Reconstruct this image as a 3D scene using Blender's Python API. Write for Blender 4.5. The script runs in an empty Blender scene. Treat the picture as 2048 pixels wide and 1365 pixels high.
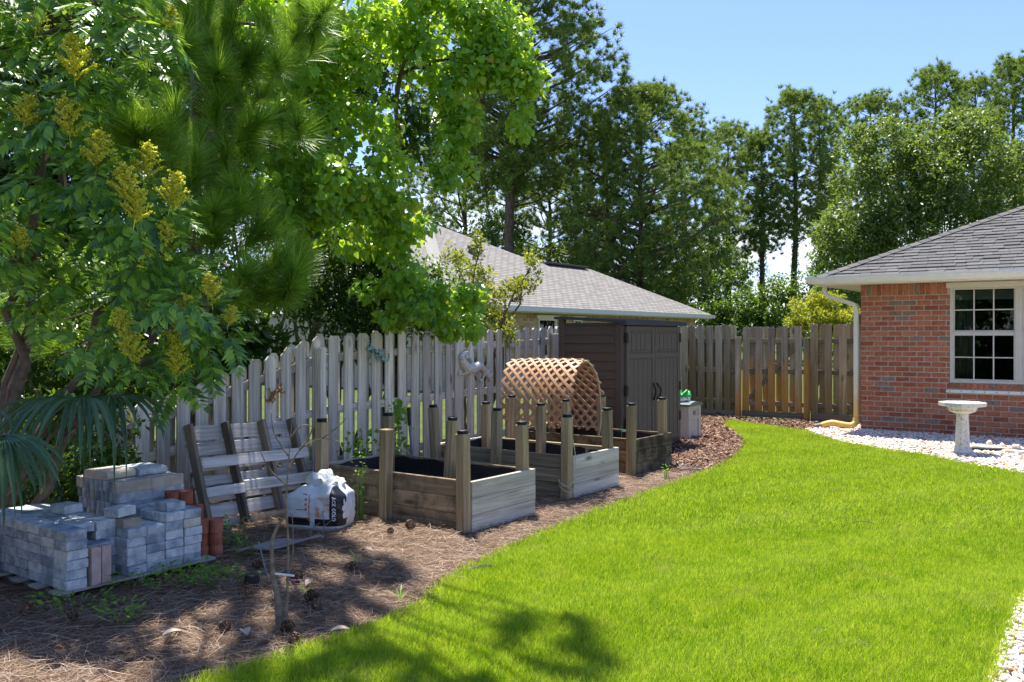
import bpy, bmesh, math, random
import numpy as np
from mathutils import Vector, Matrix, Euler, Quaternion, noise

random.seed(7)
rng = np.random.default_rng(7)
C = bpy.context.scene.collection
SC = bpy.context.scene
R = math.radians

# ------------------------------------------------------------------ camera
CAMH = 1.62
FPX = 1800.0
cam_d = bpy.data.cameras.new('camera')
cam = bpy.data.objects.new('camera', cam_d)
C.objects.link(cam)
cam.location = (0, 0, CAMH)
cam.rotation_euler = (R(90), 0, 0)
cam_d.sensor_width = 36.0
cam_d.lens = FPX / 2048 * 36.0
cam_d.shift_y = -10.5 / 2048
cam_d.clip_end = 3000
SC.camera = cam

# ------------------------------------------------------------------ world
SUNV = Vector((0.12, -0.33, -1.0)).normalized()      # the way sunlight travels
SUN_EL = math.asin(-SUNV.z)
SUN_AZ = math.atan2(-SUNV.x, -SUNV.y)
w = bpy.data.worlds.new('World')
SC.world = w
w.use_nodes = True
nt = w.node_tree
nt.nodes.clear()
o_ = nt.nodes.new('ShaderNodeOutputWorld')
bg = nt.nodes.new('ShaderNodeBackground')
sky = nt.nodes.new('ShaderNodeTexSky')
sky.sky_type = 'NISHITA'
sky.sun_disc = False
sky.sun_elevation = SUN_EL
sky.sun_rotation = SUN_AZ
sky.altitude = 0
sky.air_density = 1.0
sky.dust_density = 0.6
sky.ozone_density = 4.0
# broken white cumulus all round the horizon
tc = nt.nodes.new('ShaderNodeTexCoord')
sx = nt.nodes.new('ShaderNodeSeparateXYZ')
nt.links.new(tc.outputs['Generated'], sx.inputs[0])
mp = nt.nodes.new('ShaderNodeMapping')
mp.inputs['Scale'].default_value = (1, 1, 2.6)
mp.inputs['Location'].default_value = (3.1, 1.7, 0.4)
nt.links.new(tc.outputs['Generated'], mp.inputs[0])
nz = nt.nodes.new('ShaderNodeTexNoise')
nz.inputs['Scale'].default_value = 5.5
nz.inputs['Detail'].default_value = 7
nz.inputs['Roughness'].default_value = 0.58
nt.links.new(mp.outputs[0], nz.inputs['Vector'])
cr = nt.nodes.new('ShaderNodeMapRange')
cr.inputs['From Min'].default_value = 0.44
cr.inputs['From Max'].default_value = 0.56
nt.links.new(nz.outputs['Fac'], cr.inputs['Value'])
lo = nt.nodes.new('ShaderNodeMapRange')
lo.inputs['From Min'].default_value = 0.19
lo.inputs['From Max'].default_value = 0.09
nt.links.new(sx.outputs['Z'], lo.inputs['Value'])
mu = nt.nodes.new('ShaderNodeMath')
mu.operation = 'MULTIPLY'
nt.links.new(cr.outputs[0], mu.inputs[0])
nt.links.new(lo.outputs[0], mu.inputs[1])
mx = nt.nodes.new('ShaderNodeMix')
mx.data_type = 'RGBA'
nt.links.new(mu.outputs[0], mx.inputs[0])
tint = nt.nodes.new('ShaderNodeMix'); tint.data_type = 'RGBA'; tint.blend_type = 'MULTIPLY'; tint.inputs[0].default_value = 1.0
tint.inputs[7].default_value = (0.80, 0.81, 1.0, 1)
nt.links.new(sky.outputs[0], tint.inputs[6]); nt.links.new(tint.outputs[2], mx.inputs[6])
mx.inputs[7].default_value = (6.0, 6.2, 6.6, 1)
nt.links.new(mx.outputs[2], bg.inputs[0])
bg.inputs[1].default_value = 0.115
nt.links.new(bg.outputs[0], o_.inputs[0])

sun_d = bpy.data.lights.new('sun', 'SUN')
sun_d.energy = 5.0
sun_d.angle = R(0.53)
sun_d.color = (1.0, 0.95, 0.86)
sun = bpy.data.objects.new('sun', sun_d)
C.objects.link(sun)
sun.location = (-10, 30, 60)
sun.rotation_euler = SUNV.to_track_quat('-Z', 'Y').to_euler()

SC.view_settings.view_transform = 'Standard'
SC.view_settings.look = 'None'
SC.view_settings.gamma = 1
SC.view_settings.use_curve_mapping = False
SC.view_settings.exposure = 1.17
SC.render.engine = 'CYCLES'
SC.cycles.use_denoising = True
SC.cycles.max_bounces = 8
SC.cycles.diffuse_bounces = 4
SC.cycles.transmission_bounces = 5
SC.cycles.transparent_max_bounces = 8
SC.cycles.sample_clamp_indirect = 6

# ------------------------------------------------------------------ yard frame
YA = R(-36)                                   # yard is turned 36 degrees from the view
Bx, By = math.cos(YA), math.sin(YA)           # b axis: to the right and nearer
Ax, Ay = -math.sin(YA), math.cos(YA)          # a axis: away and to the right
def W(b, a, z=0.0):
    return Vector((b*Bx + a*Ax, b*By + a*Ay, z))
def at(px, py, Y):                            # a point at distance Y
    return Vector(((px-1024)/FPX*Y, Y, CAMH-(py-672)/FPX*Y))
def gr(px, py):                               # a point on the ground
    Y = FPX*CAMH/(py-672)
    return ((px-1024)/FPX*Y, Y)

# ------------------------------------------------------------------ objects
def link(o, parent=None):
    C.objects.link(o)
    if parent is not None:
        o.parent = parent
    return o
def tag(o, label=None, cat=None, group=None, kind=None):
    if label: o['label'] = label
    if cat: o['category'] = cat
    if group: o['group'] = group
    if kind: o['kind'] = kind
    return o
def thing(name, label, cat, loc=(0, 0, 0), rz=0.0, group=None):
    o = bpy.data.objects.new(name, None)
    o.empty_display_size = 0.1
    C.objects.link(o)
    o.location = loc
    o.rotation_euler = (0, 0, rz)
    return tag(o, label, cat, group)
def inst(name, me, parent=None, loc=(0, 0, 0), rot=(0, 0, 0), scale=(1, 1, 1)):
    o = bpy.data.objects.new(name, me)
    o.location = loc
    if isinstance(rot, Quaternion):
        o.rotation_mode = 'QUATERNION'
        o.rotation_quaternion = rot
    else:
        o.rotation_euler = rot
    o.scale = scale if hasattr(scale, '__len__') else (scale,)*3
    return link(o, parent)

class MB:
    """collects shapes and links them as one mesh"""
    def __init__(s): s.v = []; s.f = []; s.smooth = False
    def add(s, vs, fs):
        n = len(s.v)
        s.v.extend([tuple(p) for p in vs])
        s.f.extend([tuple(i+n for i in f) for f in fs])
        return s
    def box(s, x0, x1, y0, y1, z0, z1, M=None):
        vs = [Vector(p) for p in ((x0,y0,z0),(x1,y0,z0),(x1,y1,z0),(x0,y1,z0),(x0,y0,z1),(x1,y0,z1),(x1,y1,z1),(x0,y1,z1))]
        if M: vs = [M @ p for p in vs]
        return s.add(vs, ((0,3,2,1),(4,5,6,7),(0,1,5,4),(1,2,6,5),(2,3,7,6),(3,0,4,7)))
    def bbox(s, x0, x1, y0, y1, z0, z1, b=0.003, M=None):
        """box with chamfered edges"""
        vs = []; fs = []
        X = (x0, x1); Y = (y0, y1); Z = (z0, z1)
        idx = {}
        for i in (0,1):
            for j in (0,1):
                for k in (0,1):
                    sx_, sy_, sz_ = (1,-1)[i], (1,-1)[j], (1,-1)[k]
                    for ax in range(3):
                        p = [X[i]+sx_*b, Y[j]+sy_*b, Z[k]+sz_*b]
                        p[ax] = (X[i], Y[j], Z[k])[ax]
                        idx[(i,j,k,ax)] = len(vs); vs.append(Vector(p))
        g = lambda i,j,k,ax: idx[(i,j,k,ax)]
        for i in (0,1):
            fs.append([g(i,0,0,0),g(i,1,0,0),g(i,1,1,0),g(i,0,1,0)][::(1 if i else -1)])
            fs.append([g(0,i,0,1),g(0,i,1,1),g(1,i,1,1),g(1,i,0,1)][::(1 if i else -1)])
            fs.append([g(0,0,i,2),g(1,0,i,2),g(1,1,i,2),g(0,1,i,2)][::(1 if i else -1)])
        for j in (0,1):
            for k in (0,1):
                fs.append([g(0,j,k,1),g(1,j,k,1),g(1,j,k,2),g(0,j,k,2)][::(1 if j == k else -1)])
                fs.append([g(j,0,k,0),g(j,1,k,0),g(j,1,k,2),g(j,0,k,2)][::(-1 if j == k else 1)])
                fs.append([g(j,k,0,0),g(j,k,1,0),g(j,k,1,1),g(j,k,0,1)][::(1 if j == k else -1)])
        for i in (0,1):
            for j in (0,1):
                for k in (0,1):
                    t = [g(i,j,k,0),g(i,j,k,1),g(i,j,k,2)]
                    fs.append(t if (i+j+k) % 2 else t[::-1])
        if M: vs = [M @ p for p in vs]
        return s.add(vs, fs)
    def tube(s, pts, rad, n=8, caps=True, flat=None):
        pts = [Vector(p) for p in pts]
        if not hasattr(rad, '__len__'): rad = [rad]*len(pts)
        vs = []; fs = []
        up = Vector((0,0,1))
        prev = None
        for i, p in enumerate(pts):
            d = (pts[min(i+1, len(pts)-1)] - pts[max(i-1, 0)])
            d = d.normalized() if d.length > 1e-9 else Vector((0,0,1))
            if prev is None:
                a = d.cross(up)
                if a.length < 1e-3: a = d.cross(Vector((0,1,0)))
                a.normalize()
            else:
                a = prev - d*prev.dot(d)
                a = a.normalized() if a.length > 1e-6 else d.orthogonal().normalized()
            prev = a
            b = d.cross(a)
            for k in range(n):
                t = 2*math.pi*k/n
                vs.append(p + a*(math.cos(t)*rad[i]) + b*(math.sin(t)*rad[i]*(flat or 1)))
        for i in range(len(pts)-1):
            for k in range(n):
                k2 = (k+1) % n
                fs.append((i*n+k, i*n+k2, (i+1)*n+k2, (i+1)*n+k))
        if caps:
            fs.append(tuple(range(n))[::-1])
            fs.append(tuple((len(pts)-1)*n+k for k in range(n)))
        return s.add(vs, fs)
    def lathe(s, prof, n=24, M=None):
        vs = []; fs = []
        for r, z in prof:
            for k in range(n):
                t = 2*math.pi*k/n
                p = Vector((r*math.cos(t), r*math.sin(t), z))
                vs.append(M @ p if M else p)
        for i in range(len(prof)-1):
            for k in range(n):
                k2 = (k+1) % n
                fs.append((i*n+k, i*n+k2, (i+1)*n+k2, (i+1)*n+k))
        fs.append(tuple(range(n))[::-1])
        fs.append(tuple((len(prof)-1)*n+k for k in range(n)))
        return s.add(vs, fs)
    def mesh(s, name, m, smooth=False):
        me = bpy.data.meshes.new(name)
        me.from_pydata(s.v, [], s.f)
        if m: me.materials.append(m)
        if smooth:
            me.polygons.foreach_set('use_smooth', [True]*len(me.polygons))
        me.update()
        return me
    def build(s, name, m, parent=None, loc=(0,0,0), rot=(0,0,0), smooth=False, kind=None):
        o = inst(name, s.mesh(name, m, smooth), parent, loc, rot)
        if kind: o['kind'] = kind
        return o

def fastmesh(name, V, F, m, smooth=False):
    """V (n,3), F (k,3 or 4) numpy arrays -> mesh"""
    me = bpy.data.meshes.new(name)
    V = np.ascontiguousarray(V, dtype=np.float32); F = np.ascontiguousarray(F, dtype=np.int32)
    k = F.shape[1]
    me.vertices.add(len(V)); me.vertices.foreach_set('co', V.ravel())
    me.loops.add(F.size); me.loops.foreach_set('vertex_index', F.ravel())
    me.polygons.add(len(F))
    me.polygons.foreach_set('loop_start', np.arange(0, F.size, k, dtype=np.int32))
    me.polygons.foreach_set('loop_total', np.full(len(F), k, dtype=np.int32))
    if smooth: me.polygons.foreach_set('use_smooth', np.ones(len(F), dtype=bool))
    me.materials.append(m)
    me.update(calc_edges=True)
    me.validate()
    return me

def unit(a): return a/np.maximum(np.linalg.norm(a, axis=-1, keepdims=True), 1e-9)
def scatter(P, T, N, size, tv, tf):
    """copies of a template (x across, y along, z off the leaf) at P, tip direction T, normal N"""
    T = unit(T); X = unit(np.cross(T, N)); N = np.cross(X, T)
    size = np.asarray(size).reshape(-1, 1, 1) if np.ndim(size) else np.full((len(P),1,1), size)
    V = P[:, None, :] + size*(tv[None,:,0:1]*X[:,None,:] + tv[None,:,1:2]*T[:,None,:] + tv[None,:,2:3]*N[:,None,:])
    F = tf[None] + (np.arange(len(P))*len(tv))[:, None, None]
    return V.reshape(-1, 3), F.reshape(-1, tf.shape[1])

OVAL = (np.array([(0,0,0),(-.24,.42,.05),(0,1,-.04),(.24,.42,.05)], float), np.array([(0,3,2),(0,2,1)]))
LANCE = (np.array([(0,0,0),(-.13,.35,.03),(0,1,-.10),(.13,.35,.03)], float), np.array([(0,3,2),(0,2,1)]))
HEART = (np.array([(0,0,0),(-.30,-.10,.05),(-.47,.18,.08),(-.30,.58,.03),(0,1.0,-.10),(.30,.58,.03),(.47,.18,.08),(.30,-.10,.05),(0,.45,-.02)], float),
         np.array([(0,8,2),(0,2,1),(8,3,2),(8,4,3),(0,6,8),(0,7,6),(8,6,5),(8,5,4)]))

# ------------------------------------------------------------------ materials
MATS = {}
class NT:
    def __init__(s, name):
        s.m = bpy.data.materials.new(name); s.m.use_nodes = True
        s.t = s.m.node_tree; s.t.nodes.clear()
        s.out = s.n('ShaderNodeOutputMaterial')
    def n(s, ty, **kw):
        nd = s.t.nodes.new(ty)
        for k, v in kw.items(): setattr(nd, k, v)
        return nd
    def l(s, a, b): s.t.links.new(a, b); return s
    def coord(s, kind='Object', scale=(1,1,1), rnd=0.0):
        c = s.n('ShaderNodeTexCoord')
        v = c.outputs[kind]
        if rnd:
            oi = s.n('ShaderNodeObjectInfo')
            mm = s.n('ShaderNodeMath', operation='MULTIPLY'); mm.inputs[1].default_value = rnd
            s.l(oi.outputs['Random'], mm.inputs[0])
            ad = s.n('ShaderNodeVectorMath', operation='ADD')
            s.l(v, ad.inputs[0]); s.l(mm.outputs[0], ad.inputs[1]); v = ad.outputs[0]
        m = s.n('ShaderNodeMapping'); m.inputs['Scale'].default_value = scale
        s.l(v, m.inputs[0])
        return m.outputs[0]
    def noise(s, vec, scale=5, detail=4, rough=0.55, dist=0.0):
        nd = s.n('ShaderNodeTexNoise')
        nd.inputs['Scale'].default_value = scale; nd.inputs['Detail'].default_value = detail
        nd.inputs['Roughness'].default_value = rough; nd.inputs['Distortion'].default_value = dist
        if vec is not None: s.l(vec, nd.inputs['Vector'])
        return nd.outputs['Fac']
    def ramp(s, fac, stops):
        r = s.n('ShaderNodeValToRGB')
        e = r.color_ramp.elements
        while len(e) < len(stops): e.new(0.5)
        for el, (p, c) in zip(e, stops):
            el.position = p; el.color = (*c, 1)
        s.l(fac, r.inputs[0]); return r.outputs[0]
    def mixc(s, fac, a, b, mode='MIX'):
        m = s.n('ShaderNodeMix', data_type='RGBA', blend_type=mode)
        for sock, v in ((m.inputs[0], fac), (m.inputs[6], a), (m.inputs[7], b)):
            if isinstance(v, (int, float)): sock.default_value = v
            elif isinstance(v, tuple): sock.default_value = (*v, 1)
            else: s.l(v, sock)
        return m.outputs[2]
    def math(s, op, a, b=None, clamp=False):
        m = s.n('ShaderNodeMath', operation=op, use_clamp=clamp)
        for sock, v in ((m.inputs[0], a), (m.inputs[1], b)):
            if v is None: continue
            if isinstance(v, (int, float)): sock.default_value = v
            else: s.l(v, sock)
        return m.outputs[0]
    def mapr(s, v, a, b, c=0.0, d=1.0):
        m = s.n('ShaderNodeMapRange'); s.l(v, m.inputs[0])
        for i, x in enumerate((a, b, c, d)): m.inputs[i+1].default_value = x
        return m.outputs[0]
    def rand(s, kind='obj'):
        return (s.n('ShaderNodeObjectInfo').outputs['Random'] if kind == 'obj' else s.n('ShaderNodeNewGeometry').outputs['Random Per Island'])
    def xyz(s, vec):
        x = s.n('ShaderNodeSeparateXYZ'); s.l(vec, x.inputs[0]); return x.outputs
    def bsdf(s, col, rough=0.8, spec=0.3, bump=None, bs=0.3, bd=0.01, metal=0.0):
        b = s.n('ShaderNodeBsdfPrincipled')
        if isinstance(col, tuple): b.inputs['Base Color'].default_value = (*col, 1)
        else: s.l(col, b.inputs['Base Color'])
        if isinstance(rough, (int, float)): b.inputs['Roughness'].default_value = rough
        else: s.l(rough, b.inputs['Roughness'])
        b.inputs['Specular IOR Level'].default_value = spec
        b.inputs['Metallic'].default_value = metal
        if bump is not None:
            bp = s.n('ShaderNodeBump'); bp.inputs['Strength'].default_value = bs; bp.inputs['Distance'].default_value = bd
            s.l(bump, bp.inputs['Height']); s.l(bp.outputs[0], b.inputs['Normal'])
        return b.outputs[0]
    def done(s, sh):
        s.l(sh, s.out.inputs['Surface']); return s.m

def leafmat(name, stops, trans, kind='isl', rough=0.42, tf=0.42, spec=0.35):
    t = NT(name)
    r = t.rand(kind)
    col = t.ramp(r, stops)
    tcol = t.mixc(0.55, col, trans)
    b = t.bsdf(col, rough, spec)
    tr = t.n('ShaderNodeBsdfTranslucent'); t.l(tcol, tr.inputs[0])
    mxs = t.n('ShaderNodeMixShader'); mxs.inputs[0].default_value = tf
    t.l(b, mxs.inputs[1]); t.l(tr.outputs[0], mxs.inputs[2])
    return t.done(mxs.outputs[0])

def wood(name, light, dark, axis, stain=None, rnd=40.0, dirt=None, rough=0.85, var=0.35):
    """grain runs along local axis 0/1/2; every board gets its own offset"""
    t = NT(name)
    sc = [26.0]*3; sc[axis] = 1.1
    v = t.coord('Object', tuple(sc), rnd)
    g = t.noise(v, 1.0, 6, 0.65, 0.6)
    sc2 = [7.0]*3; sc2[axis] = 0.9
    v2 = t.coord('Object', tuple(sc2), rnd)
    g2 = t.noise(v2, 1.0, 3, 0.5, 1.2)
    mid = tuple((a+b)/2 for a, b in zip(light, dark))
    col = t.ramp(g, [(0.30, dark), (0.48, mid), (0.66, light)])
    col = t.mixc(t.mapr(g2, 0.35, 0.7, 0.0, 0.55), col, mid)
    # per board tone
    tone = t.mapr(t.rand(), 0, 1, 1-var, 1+var*0.6)
    tv = t.n('ShaderNodeCombineColor')
    for i in range(3): t.l(tone, tv.inputs[i])
    col = t.mixc(1.0, col, tv.outputs[0], 'MULTIPLY')
    # knots
    sk = [9.0]*3; sk[axis] = 3.0
    vk = t.coord('Object', tuple(sk), rnd*1.7)
    vo = t.n('ShaderNodeTexVoronoi'); vo.inputs['Scale'].default_value = 0.55; t.l(vk, vo.inputs['Vector'])
    kn = t.mapr(vo.outputs['Distance'], 0.05, 0.16, 0.75, 0.0)
    col = t.mixc(kn, col, tuple(c*0.28 for c in dark))
    if dirt:
        nd = t.noise(t.coord('Object', (5, 5, 5), rnd), 1.0, 5, 0.7)
        col = t.mixc(t.mapr(nd, 0.42, 0.62, 0.0, 0.9), col, dirt)
    if stain:
        scol, z0, z1 = stain
        x, y, z = t.xyz(t.n('ShaderNodeTexCoord').outputs['Object'])
        wob = t.noise(t.coord('Object', (14, 14, 2), rnd), 1.0, 3)
        zz = t.math('ADD', z, t.mapr(wob, 0, 1, -0.35, 0.35))
        zz = t.math('ADD', zz, t.mapr(t.rand(), 0, 1, -0.28, 0.28))
        zz = t.math('ADD', zz, t.mapr(g, 0.3, 0.7, -0.22, 0.22))
        f = t.mapr(zz, z0, z1, 0.85, 0.0)
        f = t.math('MULTIPLY', f, t.mapr(g2, 0.3, 0.6, 0.65, 1.0))
        col = t.mixc(f, col, t.mixc(g, tuple(c*0.45 for c in scol), scol))
    h = t.math('ADD', t.math('MULTIPLY', g, 1.0), t.math('MULTIPLY', kn, -0.5))
    return t.done(t.bsdf(col, rough, 0.15, h, 0.5, 0.004))

def plain(name, col, rough=0.6, spec=0.3, mott=0.12, scale=8, bump=0.0, metal=0.0, rnd=0.0):
    t = NT(name)
    n = t.noise(t.coord('Object', (1,1,1), rnd), scale, 5, 0.6)
    c = t.ramp(n, [(0.3, tuple(x*(1-mott) for x in col)), (0.7, tuple(min(1, x*(1+mott)) for x in col))])
    return t.done(t.bsdf(c, rough, spec, n if bump else None, bump, 0.004, metal))
# ------------------------------------------------------------------ shared materials
GREY_L, GREY_D = (0.50, 0.47, 0.43), (0.17, 0.15, 0.135)
M_pick = wood('fence_picket_wood', (0.82,0.77,0.67), (0.26,0.225,0.18), 2, var=0.32)
M_rail = wood('fence_rail_wood', (0.64,0.59,0.50), (0.25,0.215,0.17), 0)
M_pickR = wood('brown_picket_wood', (0.46,0.40,0.28), (0.15,0.125,0.085), 2, stain=((0.25,0.20,0.075), 0.2, 1.4))
M_pickG = wood('stained_picket_wood', (0.48,0.40,0.29), (0.16,0.125,0.085), 2, stain=((0.66,0.31,0.04), 0.62, 1.1))
M_pickN = wood('new_picket_wood', (0.58,0.46,0.31), (0.22,0.16,0.10), 2, stain=((0.30,0.22,0.10), 0.3, 1.0))
M_railR = wood('brown_rail_wood', (0.30,0.24,0.17), (0.09,0.07,0.05), 0)
M_palx = wood('pallet_board_wood', (0.66,0.63,0.60), (0.26,0.23,0.21), 0, var=0.25)
M_palz = wood('pallet_stringer_wood', (0.30,0.25,0.20), (0.07,0.055,0.042), 2)
BEDW = [((0.42,0.32,0.20), (0.12,0.085,0.05), (0.10,0.08,0.055)), ((0.50,0.40,0.27), (0.16,0.115,0.07), None), ((0.36,0.26,0.15), (0.10,0.065,0.035), (0.03,0.026,0.02))]
M_bedx = [wood('bed_side_wood', l, d, 0, dirt=dd) for l, d, dd in BEDW]
M_bedy = [wood('bed_end_wood', (0.72,0.67,0.57) if i < 2 else (0.30,0.25,0.16), (0.26,0.22,0.17) if i < 2 else d, 1, dirt=dd if i == 2 else None) for i, (l, d, dd) in enumerate(BEDW)]  # where the end boards are paler, sky light is put into their colour
M_post = wood('bed_post_wood', (0.50,0.39,0.23), (0.13,0.085,0.045), 2, var=0.5)
M_black = plain('black_plastic', (0.012,0.012,0.013), 0.45, 0.4)
M_liner = plain('black_liner', (0.010,0.011,0.014), 0.38, 0.5, bump=0.3, scale=14)
M_bark = (lambda t: t.done(t.bsdf(t.ramp(t.noise(t.coord('Object',(9,9,2.2)),1.5,6,0.65),[(0.35,(0.045,0.035,0.028)),(0.65,(0.17,0.13,0.10))]),0.9,0.1,t.noise(t.coord('Object',(9,9,2.2)),1.5,6,0.65),0.9,0.03)))(NT('pine_bark'))
M_twig = plain('twig_bark', (0.16,0.12,0.09), 0.9, 0.1, 0.35, 20)
M_stick = plain('bare_stick_bark', (0.22,0.175,0.13), 0.85, 0.1, 0.45, 25, 0.4)
M_white = plain('white_trim', (0.78,0.75,0.70), 0.45, 0.35, 0.05)
M_cream = plain('cream_trim', (0.66,0.61,0.53), 0.5, 0.3, 0.05)

# ------------------------------------------------------------------ ground sheets
def wob(x, y, s=1.0): return noise.noise(Vector((x*s, y*s, 3.3)))
def sheet(name, poly, z, m, parent=None):
    bm = bmesh.new()
    f = bm.faces.new([bm.verts.new((x, y, z)) for x, y in poly])
    bmesh.ops.triangulate(bm, faces=[f])
    me = bpy.data.meshes.new(name); bm.to_mesh(me); bm.free()
    me.materials.append(m)
    if me.polygons and me.polygons[0].normal.z < 0: me.flip_normals()
    o = inst(name, me, parent); o['kind'] = 'structure'; return o
def dense(poly, step=0.12, amp=0.02, seed=0):
    out = []
    n = len(poly)
    for i in range(n):
        p = Vector(poly[i]); q = Vector(poly[(i+1) % n])
        k = max(1, int((q-p).length/step))
        for j in range(k):
            r = p.lerp(q, j/k)
            out.append((r.x+amp*noise.noise(Vector((r.x*5, r.y*5, seed))), r.y+amp*noise.noise(Vector((r.x*5, r.y*5, seed+9)))))
    return out
def catmull(pts, n=6):
    out = []
    P = [Vector(p) for p in pts]
    for i in range(len(P)-1):
        p0 = P[max(i-1,0)]; p1 = P[i]; p2 = P[i+1]; p3 = P[min(i+2,len(P)-1)]
        for j in range(n):
            t = j/n
            out.append(tuple(0.5*((2*p1)+(p2-p0)*t+(2*p0-5*p1+4*p2-p3)*t*t+(3*p1-p0-3*p2+p3)*t**3)))
    out.append(tuple(P[-1])); return out
def inside(poly, X, Y):
    px = np.array([p[0] for p in poly]); py = np.array([p[1] for p in poly])
    res = np.zeros(X.shape, bool); j = len(px)-1
    for i in range(len(px)):
        if py[i] != py[j]:
            c = ((py[i] > Y) != (py[j] > Y)) & (X < (px[j]-px[i])*(Y-py[i])/(py[j]-py[i])+px[i])
            res ^= c
        j = i
    return res

t = NT('soil_and_far_grass')
n1 = t.noise(t.coord('Object',(1,1,1)), 1.2, 6); n2 = t.noise(t.coord('Object',(1,1,1)), 60, 4)
gm = t.done(t.bsdf(t.mixc(n2, t.ramp(n1,[(0.35,(0.06,0.10,0.02)),(0.65,(0.10,0.17,0.025))]), (0.07,0.06,0.03)), 0.95, 0.1))
sheet('ground', [(-900,-60),(900,-60),(900,1600),(-900,1600)], -0.012, gm)

edgeL = catmull([gr(300,1420), gr(415,1365), gr(600,1308), gr(720,1268), gr(830,1222), gr(890,1172), gr(960,1128), gr(1080,1072), gr(1200,1022),
                 gr(1330,976), gr(1400,951), gr(1455,926), gr(1487,895), gr(1480,872), gr(1450,850), gr(1468,843)])
edgeT = catmull([gr(1468,843), gr(1520,850), gr(1570,857), gr(1605,863)], 4)
edgeR = catmull([gr(1605,863), gr(1660,881), gr(1760,900), gr(1850,913), gr(1920,928), gr(2048,950), gr(2200,980)])
rightback = [(9.5,7.2),(7.0,6.6)]
edgeP = catmull([(5.2,6.9),(4.0,6.35),gr(2048,1190),gr(2010,1275),gr(1975,1365),gr(1925,1500)])
lawn_poly = edgeL + edgeT[1:] + edgeR[1:] + rightback + edgeP + [(0.9,1.0),(-2.2,1.0)]
t = NT('lawn_soil')
n2 = t.noise(t.coord('Object',(1,1,1)), 90, 5)
lawn_soil = t.done(t.bsdf(t.ramp(n2,[(0.35,(0.03,0.05,0.010)),(0.65,(0.07,0.11,0.016))]), 0.95, 0.05))
sheet('lawn', lawn_poly, 0.0, lawn_soil)

straw_poly = [(-9,1.0),(-2.2,1.0)] + edgeL[:] + [tuple(W(-5.2,15.2).xy), tuple(W(-8.3,15.2).xy), tuple(W(-7.6,6).xy), (-9,6)]
t = NT('pine_straw_ground')
n1 = t.noise(t.coord('Object',(1,1,1)), 45, 6, 0.7); n2 = t.noise(t.coord('Object',(1,1,1)), 2.0, 4)
strawm = t.done(t.bsdf(t.mixc(n2, t.ramp(n1,[(0.35,(0.05,0.032,0.022)),(0.65,(0.19,0.125,0.085))]), (0.15,0.11,0.085)), 0.95, 0.05, n1, 0.8, 0.02))
sheet('pine_straw_bed', straw_poly, -0.004, strawm)

mulch_poly = [gr(1330,925)] + [gr(1345,945), gr(1400,946)] + edgeL[-28:] + [gr(1520,850), gr(1570,857), gr(1606,862), tuple(W(-4.6,17.1).xy), tuple(W(-8.0,17.1).xy), tuple(W(-7.9,12.0).xy)]
t = NT('mulch_ground')
n1 = t.noise(t.coord('Object',(1,1,1)), 30, 6, 0.7)
mulchm = t.done(t.bsdf(t.ramp(n1,[(0.35,(0.035,0.018,0.014)),(0.65,(0.14,0.07,0.05))]), 0.95, 0.05, n1, 0.8, 0.02))
sheet('mulch_bed', mulch_poly, 0.004, mulchm)

t = NT('gravel_ground')
n1 = t.noise(t.coord('Object',(1,1,1)), 55, 5, 0.6)
gravm = t.done(t.bsdf(t.ramp(n1,[(0.35,(0.26,0.21,0.16)),(0.65,(0.62,0.56,0.48))]), 0.9, 0.1, n1, 0.8, 0.02))
grav_poly = [tuple(W(-4.75,17.1).xy)] + [gr(1601,862)] + edgeR[1:] + [tuple(W(5.5,12.5).xy), tuple(W(5.5,16.3).xy), tuple(W(-4.2,16.3).xy), tuple(W(-4.2,17.1).xy)]
sheet('gravel_bed', grav_poly, -0.006, gravm)
path_poly = edgeP + [(2.2,1.0),(9,1.0),(9,6.9)]
sheet('gravel_path', path_poly, -0.007, gravm)

# ------------------------------------------------------------------ grass
def pts_in(poly, n, x0, x1, y0, y1):
    X = rng.uniform(x0, x1, n); Y = rng.uniform(y0, y1, n)
    k = inside(poly, X, Y); return X[k], Y[k]
grass_m = (lambda: None)()
t = NT('grass_blades')
r = t.rand('isl')
pos = t.n('ShaderNodeTexCoord').outputs['Object']
big = t.noise(t.coord('Object',(1,1,1)), 0.8, 4)
stripe = t.noise(t.coord('Object',(0.8,2.2,1)), 0.9, 2)
col = t.ramp(r, [(0.0,(0.06,0.15,0.008)),(0.3,(0.16,0.31,0.018)),(0.62,(0.33,0.49,0.03)),(0.88,(0.56,0.65,0.07)),(0.95,(0.66,0.66,0.13)),(1.0,(0.62,0.50,0.22))])
col = t.mixc(t.mapr(big,0.40,0.68,0,0.55), col, (0.52,0.58,0.05))
fine = t.noise(t.coord('Object',(1,1,1)), 5.0, 4, 0.6)
col = t.mixc(t.mapr(fine,0.46,0.64,0,0.7), col, (0.13,0.31,0.015))
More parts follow.
